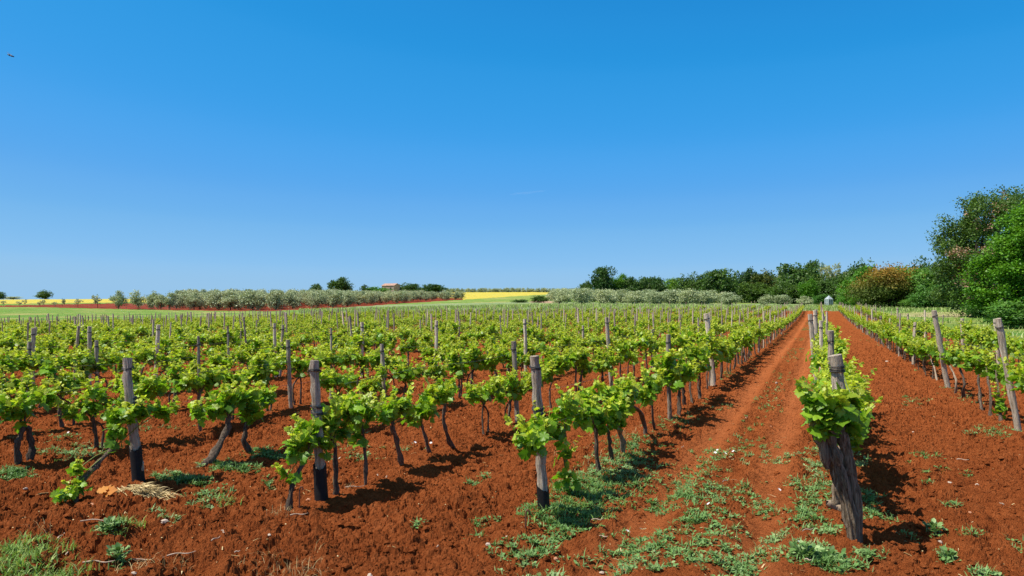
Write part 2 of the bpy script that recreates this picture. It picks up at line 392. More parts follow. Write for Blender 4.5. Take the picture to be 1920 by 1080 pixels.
def build_ground():
    ys = list(-np.geomspace(60, 1, 12) + 1.5) + [1.2, 1.9, 2.5]
    y = 3.0
    while y < 3600:
        ys.append(y); y *= 1.0024 if y < 12 else 1.004 if y < 22 else (1.007 if y < 120 else (1.009 if y < 420 else 1.06))
    ys = np.array(ys)
    us = np.concatenate([-np.geomspace(8, .80, 26), np.arange(-.78, .781, .0016), np.geomspace(.80, 8, 26)])
    Yg, Ug = np.meshgrid(ys, us, indexing='ij')
    sc = np.where(Yg > 3, Yg, 3 + (3 - Yg) * 1.0); Xg = Ug * sc
    Z = ground(Xg, Yg)
    nr, nc = Xg.shape; V = np.stack([Xg, Yg, Z], -1).reshape(-1, 3)
    i = np.arange(nr - 1)[:, None] * nc + np.arange(nc - 1)[None]
    Q = np.stack([i, i + 1, i + nc + 1, i + nc], -1).reshape(-1, 4)
    cen = V[Q].mean(1); Yc = np.maximum(cen[:, 1], 1)
    xp = CX + F * cen[:, 0] / Yc; zt = terr(cen[:, 0], cen[:, 1]); yp = HY + (H - zt) * F / Yc
    zn = zones(xp, yp, cen[:, 0], cen[:, 1]); zn[cen[:, 1] < 3] = 0
    P, A = PA(V[:, 0], V[:, 1])
    track = np.exp(-((P + .43) / .2) ** 2) + np.exp(-((P + 1.28) / .2) ** 2)
    track = np.clip(track * (.35 + .4 * vn(V[:, 0] * .7, V[:, 1] * .7, 8)), 0, .75) * .8
    T = np.stack([track, track * 0, track * 0], -1)
    for k, (nm, m) in enumerate([('soil_ground', 'soil'), ('meadow_ground', 'meadow'), ('pale_grass_field', 'palegrass'), ('orchard_soil_ground', 'orchsoil'), ('yellow_crop_field', 'yellow'), ('bare_earth_ground', 'sand'), ('dry_grass_ground', 'drymeadow')]):
        q = Q[zn == k]
        if not len(q): continue
        uq, inv = np.unique(q, return_inverse=True)
        mb = MB(); mb.add(V[uq], inv.reshape(-1, 4), 0, T[uq], smooth=(k != 0)); o = mb.obj(nm, M[m]); tag(o, kind='structure')
build_ground()

# ------------------------------------------------------------------ vines
def foliage(blobs, n, tmpl, size, seed, shoots=None, young=.35, head=None):
    """blobs: (center, (rx,ry,rz)); returns leaf mesh builder and shoot builder"""
    r = np.random.default_rng(seed); mb = MB(); sb = MB()
    vol = np.array([b[1][0] * b[1][2] + .5 * b[1][1] * b[1][2] for b in blobs]); cnt = np.maximum((vol / vol.sum() * n).astype(int), 3)
    P = []; D = []; N = []; Sz = []; T = []; size0 = size
    for (c, rad), k in zip(blobs, cnt):
        c = np.array(c); rad = np.array(rad)
        size = size0 * min(1.0, max(.72, rad[0] / .15))
        k = int(k * .72); q = nrm(r.normal(size=(k, 3))); rr = r.random((k, 1)) ** .55 * (.85 + .3 * r.random((k, 1)))
        lump = .72 + .55 * vn(q[:, 0:1] * 2.2 + seed, q[:, 2:3] * 2.2 + q[:, 1:2] * 1.3, 4)
        pts = c + q * rr * rad * lump * 1.08
        out = nrm(q * rad / rad.max() + np.array([0, 0, .1]))
        d = nrm(out * np.array([1, 1, .4]) + r.normal(size=(k, 3)) * .7 + np.array([0, 0, -.3]))
        nn = nrm(np.array([-.12, 0, 1.]) * .8 + out * .45 + r.normal(size=(k, 3)) * .55)
        P.append(pts - d * size * .4); D.append(d); N.append(nn)
        top = np.clip((q[:, 2] * rr[:, 0] + .25), 0, 1)
        Sz.append(size * (.62 + .6 * r.random(k)) * (1 - .3 * top))
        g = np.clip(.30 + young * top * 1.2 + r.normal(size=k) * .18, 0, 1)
        T.append(np.stack([r.random(k), g, r.random(k)], -1))
        hd = Vector(head) if head is not None else Vector(c) - Vector((0, 0, rad[2]))
        cc = Vector(c)
        tube(sb, smoothpath([hd, hd.lerp(cc, .5) + Vector((0, 0, .03)), cc], 5), [.007, .006, .005, .005, .004], 4, 0, 1, tint=(.5, .3, .5))
        ns = max(1, int(round((3 if shoots is None else shoots) * min(1.2, rad[0] / .2))))
        for _ in range(ns):
            v = nrm(r.normal(size=(1, 3)) * np.array([[1, 1, .25]]))[0]; v[2] = abs(v[2]) + .7; v /= np.linalg.norm(v)
            L = (.8 + .95 * r.random() ** 1.4); tip = c + v * rad * L * 1.15 + np.array([0, 0, .04]); st = c - np.array([0, 0, rad[2] * .5])
            mid = (st + tip) / 2 + r.normal(size=3) * .02
            path = smoothpath([Vector(st), Vector(mid), Vector(tip)], 7)
            tube(sb, path, [.005, .0045, .004, .0035, .003, .0025, .0018], 3, 0, 1, tint=(.5, .7, .5))
            for j, pp in enumerate(path[1:]):
                for _q in range(2):
                    dd = r.normal(size=3) * .8 + np.array([0, 0, -.1]) + v * .5
                    s = size * (.95 - .125 * j) * (.8 + .4 * r.random())
                    P.append(np.array([pp]) ); D.append(nrm(dd[None])); N.append(nrm((np.array([0, 0, 1.]) + r.normal(size=3) * .4)[None])); Sz.append([s])
                    T.append([[r.random(), min(1, .4 + .13 * j + r.random() * .2), r.random()]])
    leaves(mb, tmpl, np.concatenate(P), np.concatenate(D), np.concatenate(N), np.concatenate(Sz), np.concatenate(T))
    return mb, sb
def trunkmb(paths, seed, sides=7, base_r=.02, rough=.55, knob=1.5):
    mb = MB(); r = np.random.default_rng(seed)
    for i, (path, rr) in enumerate(paths):
        n = 11; P = smoothpath(path, n)
        P = [p + Vector((r.normal() * rr * .25, r.normal() * rr * .25, 0)) * (0 < k < n - 1) for k, p in enumerate(P)]
        R = [rr * (1.35 - .55 * k / (n - 1)) for k in range(n)]; R[0] *= 1.25; R[-2] *= knob * .8; R[-1] *= knob * .65
        tube(mb, P, R, sides, rough, seed * 7 + i)
    return mb
VAR = []
def make_variant(seed, lod):
    r = random.Random(seed * 31 + lod)
    hx = r.uniform(-.1, .1); hz = r.uniform(.46, .62); lean = r.uniform(-.16, .16)
    paths = [([(hx - lean - r.uniform(-.05, .05), r.uniform(-.03, .03), -.06), (hx - lean * .5 + r.uniform(-.05, .05), r.uniform(-.03, .03), hz * .45), (hx, 0, hz)], r.uniform(.013, .024))]
    if r.random() < .35: paths.append(([(hx + r.uniform(.1, .3), 0, -.06), (hx + r.uniform(.12, .25), 0, hz * .6), (hx + .02, 0, hz - .04)], .014))
    for sgn in (-1, 1):
        if r.random() < .85: paths.append(([(hx, 0, hz - .03), (hx + sgn * .15, r.uniform(-.03, .03), hz + .10), (hx + sgn * r.uniform(.28, .42), 0, hz + r.uniform(.1, .2))], .009))
    sp = r.uniform(.72, 1.0)
    blobs = [((hx, r.uniform(-.05, .05), hz + .17), (.26 * sp, .25, .19))]
    for sgn in (-1, 1):
        blobs.append(((hx + sgn * r.uniform(.25, .42), r.uniform(-.07, .07), hz + r.uniform(.05, .26)), (r.uniform(.13, .24), r.uniform(.13, .22), r.uniform(.11, .18))))
    if r.random() < .55: blobs.append(((hx + r.uniform(-.25, .25), r.uniform(-.1, .1), hz + r.uniform(.3, .4)), (.17, .16, .13)))
    if r.random() < .35: blobs.append(((hx + r.uniform(-.35, .35), r.uniform(-.12, .12), hz - r.uniform(.05, .22)), (.10, .10, .15)))
    n = [145, 98, 60][lod]; tm = [LEAF_HI, LEAF_MID, LEAF_Q][lod]; sz = [.105, .108, .13][lod]
    fm, sb = foliage(blobs, n, tm, sz, seed, [7, 6, 3][lod], head=(hx, 0, hz))
    tm_ = trunkmb(paths, seed, [8, 6, 4][lod])
    return tm_, fm, sb
NEAR = [make_variant(i, 0) for i in range(12)]; MIDV = [make_variant(20 + i, 1) for i in range(12)]; FARV = [make_variant(40 + i, 2) for i in range(12)]
def meshes(vs): return [(t.mesh('trunk', [M['bark']]), f.mesh('foliage', [M['vine']]), s.mesh('shoots', [M['shoot']])) for t, f, s in vs]
NEARM = meshes(NEAR); MIDM = meshes(MIDV)

ONES = ['first', 'second', 'third', 'fourth', 'fifth', 'sixth', 'seventh', 'eighth', 'ninth', 'tenth', 'eleventh', 'twelfth', 'thirteenth', 'fourteenth', 'fifteenth', 'sixteenth', 'seventeenth', 'eighteenth', 'nineteenth']
TENS = {2: 'twent', 3: 'thirt', 4: 'fort', 5: 'fift', 6: 'sixt', 7: 'sevent', 8: 'eight', 9: 'ninet'}
def ordn(n):
    if n < 20: return ONES[n - 1]
    if n >= 100: return str(n) + 'th'
    t, o = divmod(n, 10)
    return TENS[t] + ('ieth' if o == 0 else 'y-' + ONES[o - 1])
def rowname(k):
    d = k - R_OFF
    if d == 0: return 'the row starting at the old split trunk'
    if d == -1: return 'first row right of the bare soil lane'
    if d == -2: return 'second row right of the bare soil lane'
    return ordn(d) + ' row left of the rutted lane'
def inview(X, Y, m=.04): return Y > 2 and abs(X / Y) < .692 + m + .4 / max(Y, 1)

VCOUNT = {}
vine_list = []      # (depth, k, a, spec)
GROW = 'grapevines in the vineyard rows'
# hand-placed vines: row index, trunk paths in pixels, blobs in pixels, thickness, bark
HV = [
 (3, [[(1061, 930), (1060, 860), (1058, 800)]], [(998, 822, 42, 36), (1012, 800, 25, 20), (1050, 800, 30, 32), (1062, 765, 26, 30), (1052, 850, 12, 22), (1058, 895, 11, 24)], .013, 'bark', 210),
 (3, [[(1124, 888), (1119, 840), (1116, 800)]], [(1100, 772, 34, 32), (1120, 790, 26, 26), (1112, 745, 26, 18)], .017, 'bark', 150),
 (3, [[(1150, 866), (1143, 835), (1139, 808)]], [(1140, 775, 32, 34), (1150, 745, 32, 26), (1160, 790, 14, 22)], .017, 'bark', 170),
 (3, [[(1168, 843), (1166, 820), (1155, 795)]], [(1172, 750, 22, 20)], .022, 'palebark', 50),
 (3, [[(1208, 828), (1209, 795), (1200, 772), (1184, 762), (1176, 758)]], [(1168, 730, 26, 24), (1190, 735, 20, 16)], .018, 'bark', 90),
 (3, [[(1229, 818), (1224, 785), (1222, 750)]], [(1216, 722, 26, 26), (1213, 745, 18, 18), (1235, 712, 20, 18)], .017, 'bark', 110),
 (4, [[(543, 963), (546, 920), (562, 880), (578, 850)]], [(560, 835, 26, 34), (585, 810, 34, 28), (548, 892, 12, 10), (600, 835, 20, 22)], .016, 'bark', 150),
 (4, [[(630, 926), (629, 870), (622, 810)]], [(625, 785, 36, 34), (650, 765, 34, 26), (640, 808, 24, 20)], .018, 'bark', 170),
 (4, [[(686, 888), (684, 850), (680, 800)]], [(680, 808, 19, 30), (672, 768, 26, 22), (688, 775, 18, 22)], .012, 'bark', 120),
 (4, [[(757, 882), (748, 845), (736, 798)]], [(725, 775, 26, 26), (745, 758, 28, 24), (762, 785, 12, 14)], .018, 'bark', 130),
 (4, [[(809, 862), (800, 830), (790, 795)]], [(785, 768, 24, 24), (800, 745, 22, 18), (775, 790, 12, 12)], .014, 'bark', 100),
 (4, [[(856, 840), (842, 825), (832, 795), (834, 762)]], [(822, 738, 26, 22), (845, 730, 24, 18)], .022, 'bark', 90),
 (5, [[(138, 945), (152, 905), (184, 868), (212, 842)]], [(212, 808, 22, 34), (228, 780, 28, 18), (262, 772, 32, 17), (300, 770, 26, 18), (150, 882, 15, 16), (118, 928, 20, 15), (146, 915, 14, 12)], .024, 'bark', 230),
 (5, [[(362, 888), (395, 855), (420, 815), (430, 782)]], [(428, 748, 34, 26), (404, 765, 24, 20), (372, 770, 20, 20), (460, 745, 24, 20)], .034, 'bark', 170),
 (5, [[(473, 857), (457, 825), (466, 790)]], [(470, 765, 26, 24), (492, 745, 24, 18)], .022, 'bark', 90),
 (6, [[(36, 872), (32, 835), (44, 800)], [(51, 868), (60, 836), (50, 800)]], [(20, 765, 32, 30), (55, 755, 34, 26), (95, 745, 22, 18)], .026, 'bark', 160),
 (1, [[(1878, 790), (1872, 745), (1868, 700)]], [(1876, 750, 14, 34), (1862, 695, 24, 22), (1885, 700, 16, 24)], .015, 'bark', 120),
 (1, [[(1858, 768), (1856, 735), (1851, 700)]], [(1846, 680, 26, 24), (1830, 670, 18, 18)], .015, 'bark', 100),
 (1, [[(1841, 762), (1836, 730), (1834, 696)]], [(1824, 678, 26, 22)], .014, 'bark', 80),
 (1, [[(1805, 750), (1808, 720), (1800, 690)]], [(1800, 668, 28, 24), (1780, 672, 20, 18)], .022, 'bark', 100),
 (1, [[(1791, 733), (1793, 712), (1780, 685)]], [(1768, 660, 24, 20)], .016, 'palebark', 70),
 (1, [[(1757, 714), (1752, 690), (1742, 668)]], [(1738, 650, 24, 20), (1715, 655, 16, 14)], .018, 'palebark', 80),
]
def hand_vine(k, tp, bl, rr, bark, n):
    p = ROWS[k]; base = tp[0][0]
    o0 = rp(p, *base); o0.z = gz(o0.x, o0.y) - .02
    rz = math.pi / 2 - TH
    inv = Matrix.Rotation(-rz, 3, 'Z')
    loc = lambda v: inv @ (v - o0)
    paths = []
    for path in tp:
        w = [loc(rp(p, *q)) for q in path]; w[0].z = -.05; paths.append((w, rr))
    head = paths[0][0][-1]
    if len(bl) > 1:
        for (x, y, rx, ry) in bl[:2]:
            c = loc(rp(p, x, y)); paths.append(([head, head.lerp(c, .5) + Vector((0, 0, .03)), c], rr * .35))
    blobs = []; r = random.Random(int(base[0]))
    for (x, y, rx, ry) in bl:
        c = loc(rp(p, x, y)); Y = rowdepth(p, x)
        # a pixel width seen across the row covers this much along and across it
        w = rx * Y / F; h = ry * Y / F
        blobs.append(((c.x, c.y + r.uniform(-.05, .05), c.z), (w * 1.05, max(.10, w * .85), h)))
    e = empty('grapevine', o0, rz)
    t = trunkmb(paths, int(base[0]), 9, rough=.6); t.obj('trunk', M[bark], e)
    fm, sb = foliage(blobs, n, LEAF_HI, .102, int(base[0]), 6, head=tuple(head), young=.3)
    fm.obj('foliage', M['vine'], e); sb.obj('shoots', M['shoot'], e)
    return e
def aof(k, x):
    Y = rowdepth(ROWS[k], x); X = (x - CX) / F * Y; return PA(X, Y)[1]
placed = {}; extra = []
for h in HV:
    k = h[0]; placed.setdefault(k, []).append(aof(k, h[1][0][0][0]))
    vine_list.append((rowdepth(ROWS[k], h[1][0][0][0]), k, placed[k][-1], h))
START = {0: 12.0, 1: 10.0, 2: 6.9}
for k, p in enumerate(ROWS):
    rr = random.Random(k * 13 + 1)
    a = max(placed[k]) + .8 if k in placed else START.get(k, 5.4 + rr.uniform(-.3, .5))
    if k == 1: a = max(placed[k]) + .7
    while a < 140:
        X, Y = XY(p, a)
        if Y > 3 and Y < yend(CX + F * X / Y) and inview(X, Y):
            skip = rr.random() < (.03 if k <= 3 else .13)
            if not skip: vine_list.append((Y, k, a, None))
        elif 3 < Y < 15 and abs(X / Y) < .98: extra.append((Y, k, a, None))
        elif Y >= 110: break
        a += rr.uniform(.60, .92) if k <= 3 else rr.uniform(.66, 1.05)
vine_list.append((9.9, 1, 10.4, None)); vine_list.append((9.9, 1, 11.2, None))
# extra vines short of the first hand placed ones at the left frame edge
vine_list.sort(key=lambda t: t[0])
NEARN = 285
near = vine_list[:NEARN] + extra; far = vine_list[NEARN:]
near_by_row = {}
for v in near: near_by_row.setdefault(v[1], []).append(v)
LOOK = {0: 'young leafy', 1: 'bushy green', 2: 'light green', 3: 'low spreading'}
vi = 0
for k, vs in sorted(near_by_row.items()):
    vs.sort(key=lambda t: t[2])
    off = 1 if k == 2 else 0
    for n_, (Y, _, a, spec) in enumerate(vs):
        rr = random.Random(k * 1000 + n_)
        if spec: e = hand_vine(*spec)
        else:
            X, YY = XY(ROWS[k] + rr.uniform(-.07, .07), a); e = empty('grapevine', (X, YY, gz(X, YY) - .01), math.pi / 2 - TH + (math.pi if rr.random() < .5 else 0) + rr.uniform(-.25, .25))
            s = rr.uniform(.74, 1.04) if k > 3 else rr.uniform(.86, 1.06); e.scale = (s * rr.uniform(.92, 1.08), s, s * rr.uniform(.92, 1.06))
            ms = (NEARM if Y < 15 else MIDM)[rr.randrange(12)]
            linked(ms[0], 'trunk', e); linked(ms[1], 'foliage', e); linked(ms[2], 'shoots', e)
        q = 'low grapevine' if not spec else ('pale-barked grapevine' if spec[4] == 'palebark' else 'green grapevine')
        tag(e, f'{q}, {ordn(n_ + 1 + off)} from the front in {rowname(k)}', 'grapevine', GROW)
# the old vine at the head of the middle row
def px(p, x, y): return rp(p, x, y)
def old_vine():
    p = .2; o0 = Vector((rp(p, 1588, 1000).x, 5.3, 0)); o0.z = gz(o0.x, o0.y)
    Y0 = 5.3
    def w(x, y, dy=0): Y = Y0 + dy; return Vector(((x - CX) / F * Y, Y, H + (HY - y) / F * Y)) - o0
    e = empty('old_grapevine', o0)
    mb = MB()
    P = smoothpath([w(1602, 1075), w(1596, 985), (w(1574, 895)), w(1556, 845), w(1538, 800), w(1526, 782)], 22)
    R = [.060, .058, .054, .050, .048, .046, .047, .046, .048, .050, .048, .052, .056, .054, .060, .058, .060, .064, .060, .054, .044, .026]
    R = [q * .85 * min(1, .72 + .05 * i) for i, q in enumerate(R)]
    tube(mb, P, R, 26, .55, 5)
    P2 = smoothpath([w(1610, 1060, .04), w(1606, 950, .05), w(1594, 880, .05), w(1580, 820, .05), w(1572, 780, .05)], 16)
    tube(mb, P2, [min(.030 + .003 * i, .040) for i in range(16)], 20, .5, 9)
    P3 = smoothpath([w(1532, 800), w(1538, 815, -.03), w(1545, 850, -.03), w(1552, 880, -.02)], 10)
    tube(mb, P3, [.02, .026, .03, .034, .036, .034, .03, .028, .022, .012], 12, .6, 12)
    mb.obj('trunk', M['herobark'], e)
    sb2 = MB()
    tube(sb2, smoothpath([w(1568, 945, .5), w(1566, 915, .5), w(1572, 880, .5)], 8), [.03, .035, .03, .032, .028, .03, .026, .02], 10, .6, 3)
    sb2.obj('side_trunk', M['palebark'], e)
    bl = [(1556, 772, 44, 30, 0), (1584, 795, 26, 34, .1), (1535, 760, 26, 24, -.05), (1578, 750, 34, 24, .12), (1594, 830, 14, 24, .12), (1545, 800, 22, 22, -.08), (1588, 760, 20, 24, .25)]
    blobs = [((w(x, y, d).x, w(x, y, d).y, w(x, y, d).z), (rx * Y0 / F, rx * Y0 / F * .85, ry * Y0 / F)) for x, y, rx, ry, d in bl]
    fm, sb = foliage(blobs, 330, LEAF_HI, .12, 99, 2, young=.3, head=tuple(w(1540, 800)))
    r = np.random.default_rng(4)
    for pts, s0 in (([w(1552, 792, -.05), w(1530, 765, -.05), w(1508, 735, -.05), w(1497, 716, -.05)], .11), ([w(1580, 770, .3), w(1600, 735, .35), w(1612, 712, .4), w(1622, 704, .4)], .06), ([w(1590, 780, .3), w(1605, 750, .3), w(1618, 738, .3)], .06)):
        path = smoothpath(pts, 9); tube(sb, path, [.006 - .0005 * i for i in range(9)], 5, 0, 2, tint=(.4, .9, .5))
        PP = []; DD = []; NN = []; SS = []; TT = []
        for j, q in enumerate(path[3:]):
            for _ in range(2):
                PP.append(q); DD.append(np.array([r.normal() * .7, -.3 + r.normal() * .4, -.1 + r.normal() * .4])); NN.append([r.normal() * .3, -.3, 1]); SS.append(s0 * (.95 - .09 * j) * (.8 + .4 * r.random())); TT.append([r.random(), .5 + .06 * j, .5])
        leaves(fm, LEAF_HI, PP, DD, NN, SS, TT)
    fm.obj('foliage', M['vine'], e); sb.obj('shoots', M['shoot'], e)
    tag(e, 'thick gnarled old vine trunk with dark fissured bark and large bright leaves', 'grapevine', GROW)
old_vine()
# distant vines: past the nearest three hundred, one object
mbf = MB(); 
for (Y, k, a, _) in far:
    rr = random.Random(k * 777 + int(a * 10)); t_, f_, s_ = FARV[rr.randrange(12)]
    X, YY = XY(ROWS[k] + rr.uniform(-.07, .07), a); z = gz(X, YY); th = math.pi / 2 - TH + (math.pi if rr.random() < .5 else 0) + rr.uniform(-.25, .25)
    c, s = math.cos(th), math.sin(th); sc = rr.uniform(.70, .98)
    Rm = np.array([[c, -s, 0], [s, c, 0], [0, 0, 1]]) * sc
    for (src, mi) in ((f_, 0), (t_, 1)):
        V = np.concatenate(src.v) @ Rm.T + np.array([X, YY, z]); off = 0
        T = np.concatenate(src.t).copy(); 
        if mi == 0: T[:, 0] = np.clip(T[:, 0] * .8 + rr.random() * .25, 0, 1)
        if mi == 0:
            Fc = np.concatenate(src.f); mbf.add(V, Fc, 0, T)
        else:
            q = [f for f in src.f if f.shape[1] == 4]; mbf.add(V, np.concatenate(q), 1, T)
o = mbf.obj('distant_grapevines', [M['vinefar'], M['bark']]); tag(o, 'dense green vine rows stretching to the far edge of the vineyard', 'grapevines', kind='stuff')

# ------------------------------------------------------------------ posts
def post_mesh(h, r, seed, pale, top_r=None, sides=12, n=9, bend=0.0):
    mb = MB(); rr = random.Random(seed); top_r = top_r or r * .88
    P = []; R = []
    for i in range(n):
        t = i / (n - 1); P.append(Vector((bend * 1.6 * math.sin(t * math.pi) * t ** 2.5 + rr.uniform(-1, 1) * r * .12, rr.uniform(-1, 1) * r * .12, -.15 + (h + .15) * t))); R.append(r + (top_r - r) * t)
    tube(mb, P, R, sides, .24 if not pale else .06, seed, square=.85 if pale else 0)
    return mb
def wire_tie(z, r, seed, tilt=.1):
    mb = MB(); rr = random.Random(seed)
    for q in range(2):
        P = [Vector((math.cos(t) * r, math.sin(t) * r, z + q * .012 + tilt * r * math.cos(t + seed))) for t in np.linspace(0, 6.3, 22)]
        tube(mb, P, [.0048] * 22, 5, 0, 1)
    return mb
PCNT = {}
posts = []     # depth,k,a,spec
# hand-measured: row, base x, top x, top y, width px, pale
HP = [(3, 1020, 1002, 667, 21, 0), (3, 1255, 1252, 627, 10, 0), (3, 1337, 1325, 588, 11, 1),
      (4, 603, 588, 676, 22, 0), (4, 970, 962, 640, 11, 0), (4, 1146, 1137, 595, 8, 1), (4, 1224, 1222, 618, 5, 0),
      (5, 260, 235, 672, 20, 0), (5, 722, 715, 645, 9, 0), (5, 986, 984, 598, 7, 1), (5, 1095, 1092, 610, 5, 0),
      (6, 545, 541, 637, 8, 0), (6, 818, 818, 601, 7, 1), (6, 376, 374, 630, 7, 0), (6, 620, 620, 615, 5, 0),
      (8, 182, 180, 638, 8, 0), (8, 50, 53, 641, 8, 0), (7, 678, 679, 604, 7, 1), (8, 525, 530, 609, 6, 1), (8, 516, 515, 606, 6, 1), (9, 292, 297, 609, 8, 1), (9, 168, 169, 612, 8, 1), (9, 62, 63, 615, 8, 1), (7, 430, 427, 612, 5, 0),
      (1, 1908, 1868, 597, 14, 0), (1, 1777, 1751, 582, 10, 1), (1, 1712, 1717, 604, 6, 0), (1, 1653, 1651, 592, 5, 0), (1, 1627, 1626, 590, 4, 0),
      (0, 1806, 1803, 597, 7, 0), (0, 1873, 1867, 598, 8, 0), (0, 1704, 1702, 588, 4, 0), (0, 1684, 1683, 577, 4, 1)]
covered = {}
for s_ in HP:
    k = s_[0]; a = aof(k, s_[1]); Y = rowdepth(ROWS[k], s_[1]); posts.append((Y, k, a, s_)); covered.setdefault(k, []).append(a)
for k, p in enumerate(ROWS):
    rr = random.Random(k * 57 + 5); a = {0: 26, 1: 24, 2: 20}.get(k, 5.2 + rr.uniform(-.4, 5)); 
    while a < 140:
        X, Y = XY(p, a)
        if 3 < Y < yend(CX + F * X / Y) + 1 and inview(X, Y, 0) and all(abs(a - c) > 2.8 for c in covered.get(k, [])):
            if not (k > 3 and Y < 11): posts.append((Y, k, a, None))
        a += rr.uniform(4.0, 5.4) if a < 22 else rr.uniform(2.6, 4.4)
posts.sort(key=lambda t: t[0])
NP = 290
pn = posts[:NP]; pf = posts[NP:]
PV = {pale: [post_mesh(1.0, .036 if not pale else .034, 60 + i + 10 * pale, pale, sides=8, n=5).mesh('wooden_post', [M['palepost' if pale else 'post']]) for i in range(8)] for pale in (0, 1)}
by = {}
for q in pn: by.setdefault(q[1], []).append(q)
GP = 'wooden posts along the vine rows'
for k, qs in sorted(by.items()):
    qs.sort(key=lambda t: t[2])
    for n_, (Y, _, a, s_) in enumerate(qs):
        rr = random.Random(k * 91 + n_); 
        if s_:
            _, xb, xt, yt, wpx, pale = s_; X, YY = XY(ROWS[k], a); z = gz(X, YY)
            top = Vector(((xt - CX) / F * YY, YY + rr.uniform(-.04, .04), H + (HY - yt) / F * YY)); base = Vector((X, YY, z)); d = top - base; h = d.length
            r = wpx / 2 * YY / F * .84
            if YY < 8.5:
                e = empty('wooden_post', base); e.rotation_mode = 'QUATERNION'; e.rotation_quaternion = d.to_track_quat('Z', 'Y')
                pm = post_mesh(h, r * 1.06, int(xb), pale, r * .92, 20, 22, bend=.045 if xb == 260 else .0); pm.obj('pole', M['post'], e)
                tm = MB(); ft = .31 if k == 4 else (.33 if k == 5 else .22)
                tube(tm, [Vector((0, 0, -.14)), Vector((0, 0, 0)), Vector((0, 0, ft * .5)), Vector((0, 0, ft))], [r * 1.30] * 4, 20, .10, 3, cap=False); 
                V = tm.v[0]; V[-20:, 2] += np.sin(np.linspace(0, 6.28, 20, endpoint=False) + 1) * .035 + np.random.default_rng(1).normal(size=20) * .012
                tm.obj('tarred_foot', M['tar'], e)
                for j, zz in enumerate((h - .10, h * .66, h * .62)): wire_tie(zz, r * 1.16, j + int(xb), .25).obj('wire_tie', M['wire'], e)
            else:
                e = empty('wooden_post', base); e.rotation_mode = 'QUATERNION'; e.rotation_quaternion = d.to_track_quat('Z', 'Y')
                post_mesh(h, r, int(xb), pale, r * .95, 12, 9).obj('pole', M['palepost' if pale else 'post'], e)
                wire_tie(h - .12, r * 1.08, int(xb), .2).obj('wire_tie', M['wire'], e)
        else:
            pale = rr.random() < .27; X, YY = XY(ROWS[k] + rr.uniform(-.08, .08), a); e = linked(PV[int(pale)][rr.randrange(8)], 'wooden_post')
            e.location = (X, YY, gz(X, YY)); w = rr.uniform(.55, 1.0); e.scale = (w, w, rr.uniform(1.32, 1.5) if pale else rr.uniform(1.12, 1.45)); e.rotation_euler = (rr.gauss(0, .05), rr.gauss(0, .06), rr.uniform(0, 6))
        q = 'pale square post' if pale else 'grey wooden post'
        tag(e, f'{q}, {ordn(n_ + 1)} from the front in {rowname(k)}', 'post', GP)
# posts of the middle row
def mid_posts():
    for (xb, Y, xt, yt, wpx, pale, lab) in [(1600, 5.62, 1567, 666, 23, 0, 'thick round grey post with wire rings behind the old gnarled trunk'), (1561, 9.3, 1557, 620, 10, 0, 'dark narrow post standing just behind the thick wire-ringed post'), (1541, 13.5, 1539, 601, 6, 1, 'small whitish post sticking out of the vines of the middle row'), (1531, 15.2, 1519, 589, 8, 1, 'tall pale post leaning left over the tyre-tracked lane'), (1530, 18.5, 1528, 582, 6, 1, 'pale upright post behind the left leaning pale post'), (1532, 21.5, 1530, 580, 5, 0, 'grey upright post farthest along the middle row cluster')]:
        X = (xb - CX) / F * Y; base = Vector((X, Y, gz(X, Y))); top = Vector(((xt - CX) / F * Y, Y, H + (HY - yt) / F * Y)); d = top - base; r = wpx / 2 * Y / F
        e = empty('wooden_post', base); e.rotation_mode = 'QUATERNION'; e.rotation_quaternion = d.to_track_quat('Z', 'Y')
        post_mesh(d.length, r * 1.04, int(xb * 3), pale, r * .96, 20, 18).obj('pole', M['palepost' if pale else 'post'], e)
        for j, zz in enumerate((d.length - .10, d.length - .125) if Y < 6 else (d.length - .14,)): wire_tie(zz, r * 1.15, j, .1).obj('wire_tie', M['wire'], e)
        tag(e, lab, 'post', GP)
mid_posts()
mbp = MB()
for (Y, k, a, _) in pf:
    rr = random.Random(k * 33 + int(a)); X, YY = XY(ROWS[k] + rr.uniform(-.08, .08), a); z = gz(X, YY); h = rr.uniform(1.2, 1.45); pale = rr.random() < .2
    tube(mbp, [Vector((X, YY, z - .1)), Vector((X + rr.gauss(0, .05), YY, z + h))], [.034, .03], 5, 0, 1, mi=int(pale))
if pf: tag(mbp.obj('distant_posts', [M['post'], M['palepost']]), 'thin wooden posts at the far edge of the vineyard', 'posts', kind='stuff')
# trellis wires of the nearest rows
for k in range(0, 12):
    p = ROWS[k]; mb = MB(); a0 = {0: 14, 1: 12, 2: 5.9}.get(k, 5.6)
    for hz in (.72, 1.0):
        P = []
        for a in np.arange(a0, a0 + 42, 1.4):
            X, Y = XY(p + .03, a); P.append(Vector((X, Y, gz(X, Y) + hz - .03 * abs(math.sin(a * .62)))))
        P = [q for q in P if q.y > 2.5]
        tube(mb, P, [.0016] * len(P), 3, 0, 1)
    tag(mb.obj('trellis_wire', M['steel']), f'pair of thin wires strung along {rowname(k)}', 'wire', 'thin trellis wires')

